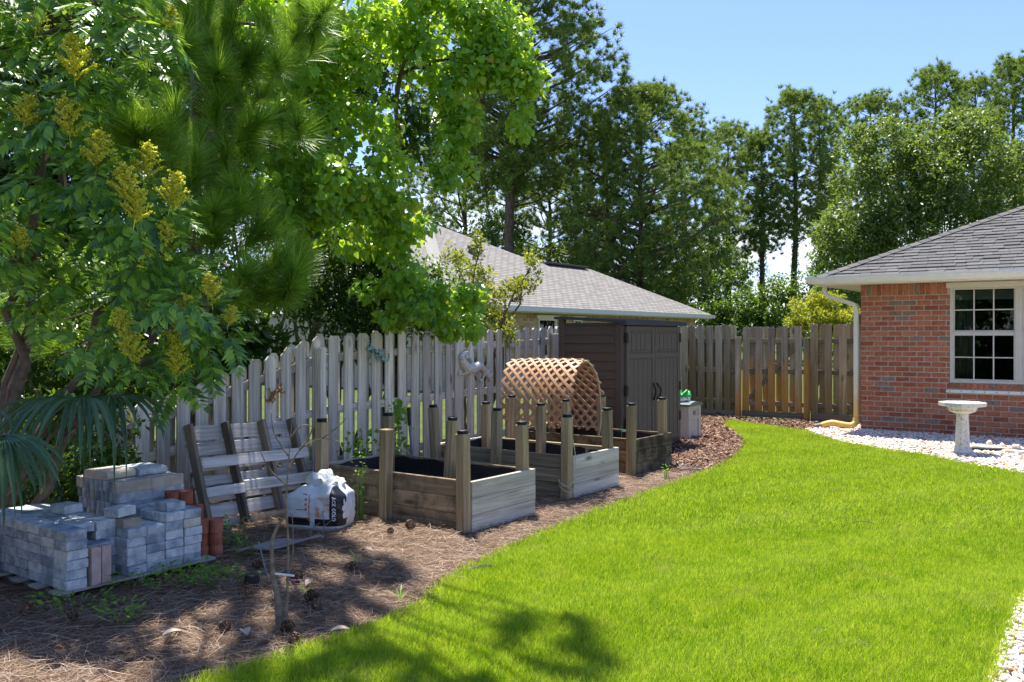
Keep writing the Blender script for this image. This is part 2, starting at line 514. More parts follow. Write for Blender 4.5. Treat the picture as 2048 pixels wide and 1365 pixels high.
# mowing passes run across the yard; the mower bends blades and shows their paler side
vx = t.n('ShaderNodeMapping'); vx.inputs['Rotation'].default_value = (0,0,R(58)); t.l(t.n('ShaderNodeTexCoord').outputs['Object'], vx.inputs[0])
sxx = t.xyz(vx.outputs[0])
st_ = t.math('SINE', t.math('ADD', t.math('MULTIPLY', sxx[0], 5.6), t.math('MULTIPLY', big, 3.0)))
col = t.mixc(t.mapr(st_,0.1,0.9,0,0.20), col, (0.56,0.66,0.11))
dry = t.noise(t.coord('Object',(1,1,1)), 2.3, 5, 0.65)
col = t.mixc(t.mapr(dry,0.56,0.70,0,0.5), col, (0.50,0.47,0.16))
b = t.bsdf(col, 0.5, 0.22)
tr = t.n('ShaderNodeBsdfTranslucent'); t.l(t.mixc(0.5, col, (0.62,0.80,0.01)), tr.inputs[0])
ms = t.n('ShaderNodeMixShader'); ms.inputs[0].default_value = 0.45; t.l(b, ms.inputs[1]); t.l(tr.outputs[0], ms.inputs[2])
M_grass = t.done(ms.outputs[0])
Vs = []; Fs = []; off = 0
def blades(X, Y, hmin, hmax, wid):
    n = len(X)
    P = np.stack([X, Y, np.zeros(n)], 1)
    a = rng.uniform(0, 2*math.pi, n)
    lean = rng.normal(0, 0.42, (n, 2)); lean[:,0] += 0.10
    T = np.stack([lean[:,0], lean[:,1], np.ones(n)], 1)
    N = np.stack([np.cos(a), np.sin(a), np.zeros(n)], 1)
    h = rng.uniform(hmin, hmax, n)
    return P, T, N, h
X, Y = pts_in(lawn_poly, 760000, -2.4, 4.9, 3.6, 7.4)
P, T_, N_, h = blades(X, Y, 0.022, 0.056, 0)
tv = np.array([(-.055,0,0),(.055,0,0),(0.03,1,.18)], float); tf = np.array([(0,1,2)])
v, f = scatter(P, T_, N_, h, tv, tf); Vs.append(v); Fs.append(f+off); off += len(v)
X, Y = pts_in(lawn_poly, 760000, -1.2, 9.0, 7.2, 17.3)
P, T_, N_, h = blades(X, Y, 0.026, 0.058, 0)
tv = np.array([(-.07,0,0),(.07,0,0),(0,1,.10)], float); tf = np.array([(0,1,2)])
v, f = scatter(P, T_, N_, h, tv, tf); Vs.append(v); Fs.append(f+off); off += len(v)
# ragged longer blades along the edges
E = np.array(edgeL + edgeR + edgeP)
k = rng.integers(0, len(E)-1, 9000); e = E[k] + (E[np.minimum(k+1, len(E)-1)]-E[k])*rng.uniform(0,1,(9000,1))
ok = np.linalg.norm(E[np.minimum(k+1, len(E)-1)]-E[k], axis=1) < 1.2
e = (e + rng.normal(0, 0.025, e.shape))[ok]
P, T_, N_, h = blades(e[:,0], e[:,1], 0.03, 0.085, 0)
v, f = scatter(P, T_, N_, h, tv*np.array([0.8,1,1]), tf); Vs.append(v); Fs.append(f+off)
tag(inst('grass', fastmesh('grass', np.concatenate(Vs), np.concatenate(Fs), M_grass)), 'short bright green turf grass covering the lawn', 'grass', kind='stuff')

# ------------------------------------------------------------------ pine straw, mulch chips, gravel
t = NT('dry_pine_needles')
r = t.rand('isl')
M_straw = t.done(t.bsdf(t.ramp(r,[(0.0,(0.07,0.038,0.022)),(0.35,(0.19,0.108,0.063)),(0.7,(0.33,0.215,0.14)),(1.0,(0.52,0.42,0.32))]), 0.6, 0.25))
X, Y = pts_in(straw_poly, 265000, -5.0, 3.8, 3.9, 13.5)
keep = rng.uniform(0,1,len(X)) < np.clip(1.25-(Y-4.0)/11, 0.4, 1)
X, Y = X[keep], Y[keep]
n = len(X); a = rng.uniform(0, 2*math.pi, n)
P = np.stack([X, Y, rng.uniform(0.0,0.028,n)], 1)
T_ = np.stack([np.cos(a), np.sin(a), rng.normal(0,0.10,n)], 1); N_ = np.tile((0,0,1.0), (n,1)) + rng.normal(0,0.4,(n,3))
tv = np.array([(-.009,0,0),(.009,0,0),(.05,.5,.02),(.033,.5,.02),(.02,1,.0)], float); tf = np.array([(0,1,2),(0,2,3),(3,2,4)])
v, f = scatter(P, T_, N_, rng.uniform(0.09,0.20,n), tv*np.array([0.75,1,1]), tf)
tag(inst('pine_needle_litter', fastmesh('pine_needle_litter', v, f, M_straw)), 'brown fallen pine needles carpeting the bed along the fence', 'pine straw', kind='stuff')

t = NT('mulch_chip_bark')
M_chip = t.done(t.bsdf(t.ramp(t.rand('isl'),[(0.0,(0.04,0.02,0.014)),(0.4,(0.14,0.078,0.052)),(0.8,(0.26,0.155,0.105)),(1.0,(0.46,0.34,0.25))]), 0.85, 0.1))
X, Y = pts_in(mulch_poly, 60000, -1.0, 8.0, 9.0, 18.4)
n = len(X); a = rng.uniform(0, 2*math.pi, n)
P = np.stack([X, Y, rng.uniform(0.002,0.04,n)], 1)
T_ = np.stack([np.cos(a), np.sin(a), rng.normal(0,0.35,n)], 1); N_ = np.tile((0,0,1.0), (n,1)) + rng.normal(0,0.5,(n,3))
tv = np.array([(-.12,0,0),(.14,.05,0),(.10,1,0),(-.15,.9,.02),(0,.5,.14)], float); tf = np.array([(0,1,4),(1,2,4),(2,3,4),(3,0,4)])
v, f = scatter(P, T_, N_, rng.uniform(0.03,0.075,n), tv, tf)
tag(inst('mulch_chips', fastmesh('mulch_chips', v, f, M_chip)), 'reddish brown bark mulch chips beside the shed', 'mulch', kind='stuff')

t = NT('white_pebble')
M_peb = t.done(t.bsdf(t.ramp(t.rand('isl'),[(0.0,(0.30,0.16,0.07)),(0.10,(0.50,0.33,0.19)),(0.25,(0.62,0.52,0.42)),(0.6,(0.72,0.65,0.57)),(1.0,(0.82,0.78,0.73))]), 0.75, 0.2))
bm = bmesh.new(); bmesh.ops.create_icosphere(bm, subdivisions=1, radius=0.5)
ico_v = np.array([v.co[:] for v in bm.verts]); ico_f = np.array([[v.index for v in f.verts] for f in bm.faces]); bm.free()
oct_v = np.array([(.5,0,0),(.28,.42,.05),(-.3,.4,-.05),(-.5,-.02,0),(-.22,-.44,.04),(.3,-.38,0),(.05,.02,.5),(-.02,0,-.5)]); oct_f = np.array([(i,(i+1) % 6,6) for i in range(6)]+[((i+1) % 6,i,7) for i in range(6)])
def pebbles(poly, n, bounds, s0, s1, name, label, pv=None, pf=None):
    pv = oct_v if pv is None else pv; pf = oct_f if pf is None else pf
    X, Y = pts_in(poly, n, *bounds); n = len(X)
    Vs = []; Fs = []; off = 0
    grp = rng.integers(0, 6, n)
    for g in range(6):
        k = grp == g; m = k.sum()
        if not m: continue
        tv = pv*np.array([1, rng.uniform(.7,1.1), rng.uniform(.45,.75)]) + rng.normal(0, 0.055, pv.shape)
        a = rng.uniform(0, 2*math.pi, m); s = rng.uniform(s0, s1, m)
        P = np.stack([X[k], Y[k], s*0.15+rng.uniform(-0.004,0.012,m)], 1)
        v, f = scatter(P, np.stack([np.cos(a), np.sin(a), rng.normal(0,.25,m)],1), np.tile((0,0,1.0),(m,1))+rng.normal(0,.25,(m,3)), s, tv, pf)
        Vs.append(v); Fs.append(f+off); off += len(v)
    tag(inst(name, fastmesh(name, np.concatenate(Vs), np.concatenate(Fs), M_peb)), label, 'gravel', kind='stuff')
pebbles(grav_poly, 21000, (5.0, 8.6, 10.5, 17.6), 0.035, 0.075, 'pebble_gravel', 'white pebble gravel strip below the brick wall')
pebbles(path_poly, 15000, (1.9, 4.2, 3.6, 7.0), 0.022, 0.045, 'path_gravel', 'white crushed gravel at the edge of the lawn corner', ico_v, ico_f)
# ------------------------------------------------------------------ brick house
HB, HA = -4.26, 16.07
t = NT('red_brick')
r = t.rand()
base = t.ramp(r, [(0.0,(0.34,0.095,0.05)),(0.3,(0.45,0.145,0.08)),(0.6,(0.53,0.20,0.115)),(0.935,(0.38,0.13,0.06)),(0.945,(0.29,0.21,0.17)),(1.0,(0.25,0.19,0.155))])
n1 = t.noise(t.coord('Object',(1,1,1),60), 22, 5, 0.65)
base = t.mixc(t.mapr(n1,0.5,0.68,0,0.6), base, t.mixc(0.5, base, (0.62,0.30,0.20)))
base = t.mixc(t.mapr(n1,0.46,0.32,0,0.8), base, (0.17,0.05,0.03))
base = t.mixc(0.14, base, (0.0,0.0,0.0))
M_brick = t.done(t.bsdf(base, 0.88, 0.12, n1, 0.6, 0.006))
M_mortar = plain('mortar', (0.50,0.46,0.40), 0.95, 0.05, 0.2, 30, 0.3)
house = thing('brick_house', 'red brick house with grey hip roof and white gutter', 'house', W(HB, HA), YA)
WALLH = 2.50
WX0, WX1, WZ0, WZ1 = 1.41, 3.38, 0.86, 2.41
mb = MB()
mb.box(0.012, WX0, 0.012, 0.16, -0.05, WALLH); mb.box(WX1, 9, 0.012, 0.16, -0.05, WALLH)
mb.box(WX0, WX1, 0.012, 0.16, -0.05, WZ0); mb.box(WX0, WX1, 0.012, 0.16, WZ1, WALLH)
mb.box(0.012, 0.16, 0.16, 9, -0.05, WALLH)
wall = mb.build('wall', M_mortar, house)
def brick_mesh(L, D, H, seed):
    random.seed(seed)
    m = MB(); m.bbox(0, L, 0, D, 0, H, 0.005)
    m.v = [(x+random.uniform(-.0022,.0022), y+random.uniform(-.0028,.0022), z+random.uniform(-.002,.002)) for x, y, z in m.v]
    return m
CH, BL, J = 0.0852, 0.226, 0.0165
bvar = {}
def brick(x, z, L, H, D=0.09):
    key = (round(L,2), round(H,2), random.randint(0,2))
    if key not in bvar: bvar[key] = brick_mesh(L, D, H, hash(key) % 999).mesh('brick', M_brick)
    return bvar[key]
random.seed(3)
far = MB(); nb = 0
SOLD = 0.205
rows = int((WALLH-SOLD)/CH)
z0 = WALLH-SOLD-rows*CH
def lay(x0, x1, z, L):
    global nb
    xx = x0
    while xx < x1-0.03:
        Lb = min(L-J, x1-xx-J*0.5)
        if Lb > 0.035:
            if xx < 2.62:
                inst('brick', brick(xx, z, Lb, CH-J), wall, (xx+J/2, random.uniform(-.003,.002), z)); nb += 1
            else: far.bbox(xx+J/2, xx+J/2+Lb, 0, 0.09, z, z+CH-J, 0.004)
        xx += L
for i in range(-1, rows):
    z = z0+i*CH+J/2
    st = -BL/2 if i % 2 else 0.0
    segs = [(0.0, 8.9)]
    if z+CH > WZ0 - 0.10 and z < WZ1: segs = [(0.0, WX0-0.004), (WX1+0.004, 8.9)]
    for a0, a1 in segs:
        if a0 == 0.0:
            x = 0.0
            if i % 2:
                if True:
                    lay(0.0, BL/2, z, BL/2); x = BL/2
            lay(x, a1, z, BL)
        else: lay(a0, a1, z, BL)
# soldier course under the soffit and rowlock sill under the window
xx = 0.0
while xx < WX0-0.07:
    inst('brick', brick(0,0,0.074,SOLD-J), wall, (xx+J/2, random.uniform(-.003,.002), WALLH-SOLD+J/2)); xx += 0.086
xx = WX0-0.02
while xx < 2.62:
    inst('brick', brick(0,0,0.074,0.085), wall, (xx+J/2, -0.012, WZ0-0.094)); xx += 0.086
while xx < WX1: far.bbox(xx+J/2, xx+0.08, -0.012, 0.08, WZ0-0.094, WZ0-0.009, 0.004); xx += 0.086
o = far.build('brickwork', M_brick, wall, kind='stuff')

# window: twin unit with grids
M_frame = plain('window_frame_paint', (0.55,0.52,0.47), 0.45, 0.35, 0.05)
t = NT('window_glass')
gl = t.n('ShaderNodeBsdfGlossy'); gl.inputs['Roughness'].default_value = 0.015; gl.inputs[0].default_value = (0.9,0.95,0.92,1)
tp = t.n('ShaderNodeBsdfTransparent'); tp.inputs[0].default_value = (0.62,0.66,0.64,1)
fr = t.n('ShaderNodeFresnel'); fr.inputs[0].default_value = 1.5
ms = t.n('ShaderNodeMixShader'); t.l(t.math('MULTIPLY', fr.outputs[0], 1.3, True), ms.inputs[0]); t.l(tp.outputs[0], ms.inputs[1]); t.l(gl.outputs[0], ms.inputs[2])
M_glass = t.done(ms.outputs[0])
win = thing('window', None, None); win.parent = house
for k in ('label','category'):
    if k in win: del win[k]
ymid = 0.055
mb = MB()
mb.bbox(WX0, WX0+0.045, 0.0, 0.11, WZ0, WZ1); mb.bbox(WX1-0.045, WX1, 0.0, 0.11, WZ0, WZ1)
mb.bbox(WX0+0.045, WX1-0.045, 0.0, 0.11, WZ1-0.045, WZ1); mb.bbox(WX0+0.045, WX1-0.045, 0.0, 0.11, WZ0, WZ0+0.04)
xm = (WX0+WX1)/2
mb.bbox(xm-0.05, xm+0.05, -0.004, 0.11, WZ0+0.04, WZ1-0.045)
mb.build('frame', M_frame, win)
for ux0, ux1 in ((WX0+0.045, xm-0.05), (xm+0.05, WX1-0.045)):
    zm = (WZ0+WZ1)/2+0.02
    mb = MB(); mb.bbox(ux0, ux1, 0.014, 0.075, zm-0.032, zm+0.032); mb.build('meeting_rail', M_frame, win)
    for (sz0, sz1, yy) in ((zm+0.032, WZ1-0.045, 0.05), (WZ0+0.04, zm-0.032, 0.032)):
        mb = MB()
        mb.box(ux0, ux0+0.022, yy-0.012, yy+0.012, sz0, sz1); mb.box(ux1-0.022, ux1, yy-0.012, yy+0.012, sz0, sz1)
        mb.box(ux0+0.022, ux1-0.022, yy-0.012, yy+0.012, sz0, sz0+0.022)
        mb.build('sash', M_frame, win)
        gx0, gx1 = ux0+0.022, ux1-0.022; gz0 = sz0+0.022
        for c in range(3):
            for rr in range(2):
                p0 = gx0+(gx1-gx0)*c/3; p1 = gx0+(gx1-gx0)*(c+1)/3
                q0 = gz0+(sz1-gz0)*rr/2; q1 = gz0+(sz1-gz0)*(rr+1)/2
                m = MB(); m.box(p0, p1, yy-0.002, yy+0.002, q0, q1); m.build('pane', M_glass, win)
        for c in (1, 2):
            p = gx0+(gx1-gx0)*c/3; m = MB(); m.box(p-0.010, p+0.010, yy-0.011, yy-0.003, gz0, sz1); m.build('muntin', M_frame, win)
        q = (gz0+sz1)/2; m = MB(); m.box(gx0, gx1, yy-0.0125, yy-0.0045, q-0.009, q+0.009); m.build('muntin', M_frame, win)
mb = MB(); mb.bbox(WX0-0.05, WX1+0.05, -0.055, 0.0, WZ1-0.012, WZ1+0.075, 0.006); mb.build('window_header', M_cream, house)
mb = MB(); mb.bbox(WX0-0.05, WX1+0.3, -0.05, -0.016, 0.695, 0.745, 0.004); rail = mb.build('shutter_track', M_white, house)
mb = MB()
for k in range(14): mb.box(WX0+0.0+k*0.17, WX0+0.014+k*0.17, -0.053, -0.05, 0.715, 0.729)
mb.build('bolt_heads', plain('dark_bolt', (0.03,0.03,0.03), 0.5), rail)
# dim room behind the glass with blind and curtain
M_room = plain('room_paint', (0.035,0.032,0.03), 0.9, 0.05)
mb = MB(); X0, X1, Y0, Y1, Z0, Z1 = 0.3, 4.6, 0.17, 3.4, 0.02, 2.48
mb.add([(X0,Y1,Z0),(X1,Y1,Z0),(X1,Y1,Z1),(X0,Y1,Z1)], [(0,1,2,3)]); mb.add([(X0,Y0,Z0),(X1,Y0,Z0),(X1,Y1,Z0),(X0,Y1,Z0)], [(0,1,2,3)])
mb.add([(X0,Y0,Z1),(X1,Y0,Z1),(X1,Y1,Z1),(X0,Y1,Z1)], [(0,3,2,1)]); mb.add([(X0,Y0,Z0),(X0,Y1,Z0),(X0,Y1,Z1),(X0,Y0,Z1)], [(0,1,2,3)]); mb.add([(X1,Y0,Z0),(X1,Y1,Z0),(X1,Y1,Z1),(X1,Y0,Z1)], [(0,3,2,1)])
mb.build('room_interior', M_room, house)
M_cloth = plain('curtain_cloth', (0.36,0.34,0.31), 0.9, 0.05)
mb = MB(); n = 60
for i in range(n):
    u = i/(n-1); x = WX0+0.04+u*0.27; y = 0.24+0.03*math.sin(u*34)
    mb.v += [(x, y, WZ0-0.1), (x-0.05*u*0, y, WZ1+0.02)]
mb.f = [(2*i, 2*i+2, 2*i+3, 2*i+1) for i in range(n-1)]
cur = mb.build('curtain', M_cloth, house, smooth=True); cur.modifiers.new('thick','SOLIDIFY').thickness = 0.004
mb = MB()
for k in range(9): mb.bbox(WX0+0.05, WX1-0.05, 0.15, 0.19, WZ1-0.05-0.017*(k+1), WZ1-0.05-0.017*k-0.004, 0.001)
mb.build('window_blind', plain('blind_vinyl', (0.62,0.62,0.58), 0.6), house)

# roof
OV = 0.58; EZ = 2.585; PIT = 0.465; RD = 6.0
t = NT('grey_shingle')
r = t.rand('obj'); r2 = t.rand('isl')
sc_ = t.ramp(t.math('FRACT', t.math('ADD', t.math('MULTIPLY', r, 7.31), r2)), [(0.0,(0.105,0.103,0.100)),(0.5,(0.128,0.125,0.122)),(1.0,(0.16,0.157,0.152))])
n1 = t.noise(t.coord('Object',(1,1,1),9), 140, 4, 0.7)
sc_ = t.mixc(t.mapr(n1,0.35,0.65,0,0.6), sc_, (0.07,0.07,0.07))
M_shin = t.done(t.bsdf(sc_, 0.9, 0.15, n1, 0.6, 0.004))
rf = MB()
def rz_(d): return EZ+PIT*d
rf.add([(-OV,-OV,rz_(0)),(12,-OV,rz_(0)),(12,RD-OV,rz_(RD)),(RD-OV,RD-OV,rz_(RD))], [(0,1,2,3)])
rf.add([(-OV,-OV,rz_(0)),(RD-OV,RD-OV,rz_(RD)),(-OV,2*RD-OV,rz_(0))], [(0,1,2)])
rf.add([(RD-OV,RD-OV,rz_(RD)),(12,RD-OV,rz_(RD)),(12,2*RD-OV,rz_(0)),(-OV,2*RD-OV,rz_(0))], [(0,1,2,3)])
roof = rf.build('roof', M_shin, house)
slope = math.atan(PIT); EXP = 0.142; TL = 0.31
shv = []
random.seed(11)
for i in range(5):
    m = MB(); wv = (0.24,0.15,0.20,0.28,0.18)[i]
    m.bbox(0, wv-0.003, -0.012, EXP+0.03, 0, 0.012 if i % 2 else 0.019, 0.0015)
    shv.append((wv, m.mesh('shingle', M_shin)))
ns = 0; farS = MB()
ncr = int(RD*math.sqrt(1+PIT**2)/EXP)
for i in range(ncr):
    d = i*EXP*math.cos(slope)
    xs = -OV+d+0.06+random.uniform(0,.1)
    while xs < 9.0:
        wv, me = random.choice(shv)
        zz = rz_(d)+0.004+random.uniform(0,0.002)
        y = -OV+d
        if xs < 3.6 and d < 3.1 and ns < 299:
            inst('shingle', me, roof, (xs, y, zz+0.016), (slope-0.105, 0, random.uniform(-.004,.004))); ns += 1
        elif i < 40:
            M = Matrix.Translation((xs, y, zz+0.016)) @ Matrix.Rotation(slope-0.105, 4, 'X')
            farS.box(0, wv-0.003, -0.012, EXP+0.03, 0, random.choice((0.012,0.019)), M)
        xs += wv
farS.build('shingles', M_shin, roof, kind='stuff')
cap = MB()
hd = Vector((1,1,PIT)).normalized()
for k in range(26):
    p = Vector((-OV,-OV,rz_(0)+0.046)) + hd*(k*0.2)
    M = Matrix.Translation(p) @ Matrix(((hd.x,-0.7071,0,0),(hd.y,0.7071,0,0),(hd.z,0,1,0),(0,0,0,1)))
    cap.add([M @ Vector(q) for q in ((0,-.13,-.035),(0.23,-.13,-.043),(0.23,0,0.0),(0,0,0.012),(0.23,.13,-.043),(0,.13,-.035))], [(0,1,2,3),(3,2,4,5)])
cap.build('hip_cap', M_shin, roof)
# soffit, fascia, gutter, downspout
t = NT('soffit_vinyl')
x, y, z = t.xyz(t.n('ShaderNodeTexCoord').outputs['Object'])
M_soff = t.done(t.bsdf((0.70,0.65,0.57), 0.6, 0.3))
sf = MB()
k = -OV
while k < 9: sf.bbox(k, k+0.098, -OV, -0.002, WALLH-0.006, WALLH+0.012, 0.004); k += 0.1
sf.box(-OV, -0.002, 0.0, 9, WALLH-0.004, WALLH+0.012)
sf.build('soffit', M_soff, house)
fa = MB(); fa.box(-OV-0.02, 9, -OV-0.02, -OV-0.0, WALLH-0.02, EZ+0.005); fa.box(-OV-0.02, -OV, -OV, 9, WALLH-0.02, EZ+0.005)
fa.build('fascia', M_white, house)
prof = [(0,0.115),(0,0.0),(0.07,0.0),(0.085,0.02),(0.105,0.055),(0.125,0.085),(0.125,0.118),(0.117,0.118),(0.112,0.09),(0.072,0.012),(0.01,0.012),(0.01,0.115)]
gt = MB()
GZ = WALLH+0.0
e0 = -OV-0.021
for i, (dx, dz) in enumerate(prof):
    gt.v += [(9, e0-dx, GZ+dz), (e0-dx, e0-dx, GZ+dz), (e0-dx, 9, GZ+dz)]
npf = len(prof)
for i in range(npf):
    j = (i+1) % npf
    gt.f += [(3*i, 3*i+1, 3*j+1, 3*j), (3*i+1, 3*i+2, 3*j+2, 3*j+1)]
gt.build('gutter', M_white, house)
t = NT('downspout_paint')
x, y, z = t.xyz(t.n('ShaderNodeTexCoord').outputs['Object'])
nn = t.noise(t.coord('Object',(6,6,2)), 1.5, 3)
f = t.mapr(t.math('ADD', z, t.math('MULTIPLY', nn, 0.8)), 0.55, 1.5, 1, 0)
M_spout = t.done(t.bsdf(t.mixc(f, (0.74,0.70,0.62), (0.66,0.40,0.10)), 0.5, 0.3))
def rtube(path, wx, wy):
    m = MB(); vs = []; fs = []
    P = [Vector(p) for p in path]
    for i, p in enumerate(P):
        d = (P[min(i+1,len(P)-1)]-P[max(i-1,0)]).normalized()
        s = Vector((0,1,0)); u = d.cross(s).normalized()
        for a, b in ((-1,-1),(1,-1),(1,1),(-1,1)): vs.append(p+s*(a*wx/2)+u*(b*wy/2))
    for i in range(len(P)-1):
        for k in range(4): fs.append((i*4+k, i*4+(k+1) % 4, (i+1)*4+(k+1) % 4, (i+1)*4+k))
    fs += [(3,2,1,0), tuple((len(P)-1)*4+k for k in range(4))]
    return m.add(vs, fs)
dy = -0.02
rtube([(-0.60,dy,2.52),(-0.60,dy,2.42),(-0.585,dy,2.36),(-0.53,dy,2.315),(-0.16,dy,2.185),(-0.09,dy,2.15),(-0.062,dy,2.09),(-0.062,dy,0.30),(-0.062,dy,0.17)], 0.085, 0.066).build('downspout', M_spout, house)
el = MB()
pts = [Vector((-0.062,dy,0.20)), Vector((-0.07,dy-0.02,0.12)), Vector((-0.14,dy-0.06,0.07)), Vector((-0.28,dy-0.1,0.085)), Vector((-0.42,dy-0.12,0.105)), Vector((-0.52,dy-0.14,0.085)), Vector((-0.60,dy-0.16,0.055))]
pp = [Vector(p) for p in catmull(pts, 7)]
el.tube(pp, [0.052+(0.004 if i % 2 else 0) for i in range(len(pp))], 12)
el.build('drain_elbow', M_spout, house, smooth=True)
e2 = MB(); q = pp[-1]
e2.tube([q+Vector((-0.012*i, -0.006*i, -0.0025*i)) for i in range(11)], [0.05 if i % 2 else 0.043 for i in range(11)], 12)
e2.build('corrugated_hose_end', plain('grey_hose', (0.12,0.12,0.12), 0.5), house, smooth=True)

# ------------------------------------------------------------------ neighbour's house
NC = Vector((9.0, 40.5, 0))
nh = thing('tan_brick_house', 'tan brick neighbour house with pale grey hip roof behind the fence', 'house', NC, YA)
t = NT('pale_shingle_roof')
bt = t.n('ShaderNodeTexBrick'); bt.inputs['Scale'].default_value = 1.0
bt.inputs['Brick Width'].default_value = 0.42; bt.inputs['Row Height'].default_value = 0.15; bt.inputs['Mortar Size'].default_value = 0.028; bt.inputs['Mortar Smooth'].default_value = 0.6; bt.inputs['Bias'].default_value = -0.2
bt.inputs['Color1'].default_value = (0.27,0.255,0.235,1); bt.inputs['Color2'].default_value = (0.17,0.16,0.15,1); bt.inputs['Mortar'].default_value = (0.06,0.057,0.054,1)
mpn = t.n('ShaderNodeMapping'); mpn.inputs['Rotation'].default_value = (0,0,R(90)); t.l(t.n('ShaderNodeTexCoord').outputs['Object'], mpn.inputs[0]); t.l(mpn.outputs[0], bt.inputs['Vector'])
n1 = t.noise(t.coord('Object',(1,1,1)), 9, 5, 0.7)
cc = t.mixc(t.mapr(n1,0.35,0.65,0,0.4), bt.outputs['Color'], (0.24,0.23,0.215))
M_nroof = t.done(t.bsdf(cc, 0.9, 0.12, bt.outputs['Fac'], 0.5, 0.01))
NZ, NP = 2.56, 0.5
A0 = (0,0,NZ); R1 = (-3.98,-3.98,NZ+1.99); R2 = (-3.98,-7.9,NZ+1.99); AP = (-7.27,-11.19,NZ+3.635); A3 = (0,-18.46,NZ)
m = MB()
m.add([A0, R1, R2, AP, A3], [(0,1,2,3,4)])
m.add([A0, (-7.96,0,NZ), R1], [(0,1,2)])
m.add([R1, (-7.96,0,NZ), (-7.96,-7.9,NZ), R2], [(0,1,2,3)])
m.add([A3, AP, (-14,-11.19,NZ+3.635), (-14,-18.46,NZ)], [(0,1,2,3)])
m.add([R2, (-14,-7.9+3.28,NZ+0.35), (-14,-11.19,NZ+3.635), AP], [(0,1,2,3)])
nroof = m.build('roof', M_nroof, nh)
m = MB(); m.bbox(-4.15,-3.8,-7.6,-4.4,NZ+1.99,NZ+2.07,0.01); m.build('ridge_vent', plain('dark_vent', (0.05,0.048,0.05), 0.7), nroof)
m = MB(); m.lathe([(0.16,-0.15),(0.16,0.12),(0.22,0.14),(0.20,0.24),(0.05,0.28)], 12, Matrix.Translation((-4.2,-12.0,NZ+2.16))); m.build('roof_vent', plain('vent_metal', (0.09,0.09,0.09), 0.5), nroof)
m = MB()
for a, b_ in ((A3, AP),):
    p, q = Vector(a), Vector(b_); d = (q-p); n = 40
    for k in range(n):
        s = p+d*(k/n)+Vector((0,0,0.03)); e = p+d*((k+1.1)/n)+Vector((0,0,0.04))
        m.add([s+Vector((.16,.16,-.06)), e+Vector((.16,.16,-.06)), e, s, e+Vector((-.16,-.16,-.06)), s+Vector((-.16,-.16,-.06))], [(0,1,2,3),(3,2,4,5)])
m.build('hip_cap', plain('hip_cap_shingle', (0.24,0.23,0.21), 0.9), nroof)
m = MB(); m.box(0.0,0.12,-18.46,0.1,NZ-0.16,NZ-0.01); m.box(-8,0.0,0.0,0.1,NZ-0.16,NZ-0.01)
m.build('gutter', plain('neighbour_gutter_paint', (0.60,0.60,0.55), 0.5, 0.3, 0.05), nh)
m = MB(); m.box(-0.55,0.0,-18.3,0.0,NZ-0.19,NZ-0.165); m.box(-8,-0.55,-0.5,0.0,NZ-0.19,NZ-0.165); m.build('soffit', M_cream, nh)
M_tmort = plain('tan_mortar', (0.42,0.38,0.30), 0.95, 0.05)
m = MB(); m.box(-9,-0.568,-18,-0.568,-0.1,NZ-0.19); nwall = m.build('wall', M_tmort, nh)
t = NT('tan_brick')
M_tbrick = t.done(t.bsdf(t.ramp(t.rand('isl'),[(0.0,(0.30,0.19,0.12)),(0.4,(0.46,0.33,0.21)),(0.8,(0.52,0.40,0.26)),(0.9,(0.40,0.22,0.13)),(1.0,(0.33,0.26,0.20))]), 0.9, 0.1))
m = MB()
nwin = [(-13.1,-12.0,0.9,2.2), (-10.85,-10.3,1.0,2.2)]
i = 0; z = 0.9
while z < NZ-0.2:
    yy = -17.9 + (0.11 if i % 2 else 0); H = 0.06
    if z > NZ-0.19-0.215: H = 0.18
    st = 0.22 if H < 0.1 else 0.078
    while yy < -0.6:
        if not any(a-0.05 < yy+st/2 < b+0.05 and c-0.05 < z < d+0.02 for a, b, c, d in nwin):
            m.box(-0.57,-0.552,yy,yy+st-0.012,z,z+H)
        yy += st
    z += 0.076 if H < 0.1 else 1.0; i += 1
m.build('brickwork', M_tbrick, nwall, kind='stuff')
for a, b, c, d in nwin:
    wn = bpy.data.objects.new('window', None); link(wn, nh); wn.location = (-0.55, 0, 0)
    m = MB(); m.box(-0.02,0.05,a,a+0.06,c,d); m.box(-0.02,0.05,b-0.06,b,c,d); m.box(-0.02,0.05,a+0.06,b-0.06,d-0.06,d); m.box(-0.02,0.05,a+0.06,b-0.06,c,c+0.06); m.box(-0.02,0.04,a+0.06,b-0.06,(c+d)/2-.03,(c+d)/2+.03); m.build('frame', M_cream, wn)
    m = MB(); k = c+0.06
    while k < d-0.07: m.box(-0.05,-0.03,a+0.06,b-0.06,k,k+0.04); k += 0.05
    m.build('blind', plain('pale_blind', (0.66,0.72,0.66), 0.6), wn)
    m = MB(); m.box(-0.012,-0.006,a+0.06,b-0.06,c+0.06,d-0.06); m.build('pane', M_glass, wn)
    m = MB(); m.box(0.0,0.09,a-0.12,b+0.12,d,d+0.12); m.build('header', M_cream, wn)

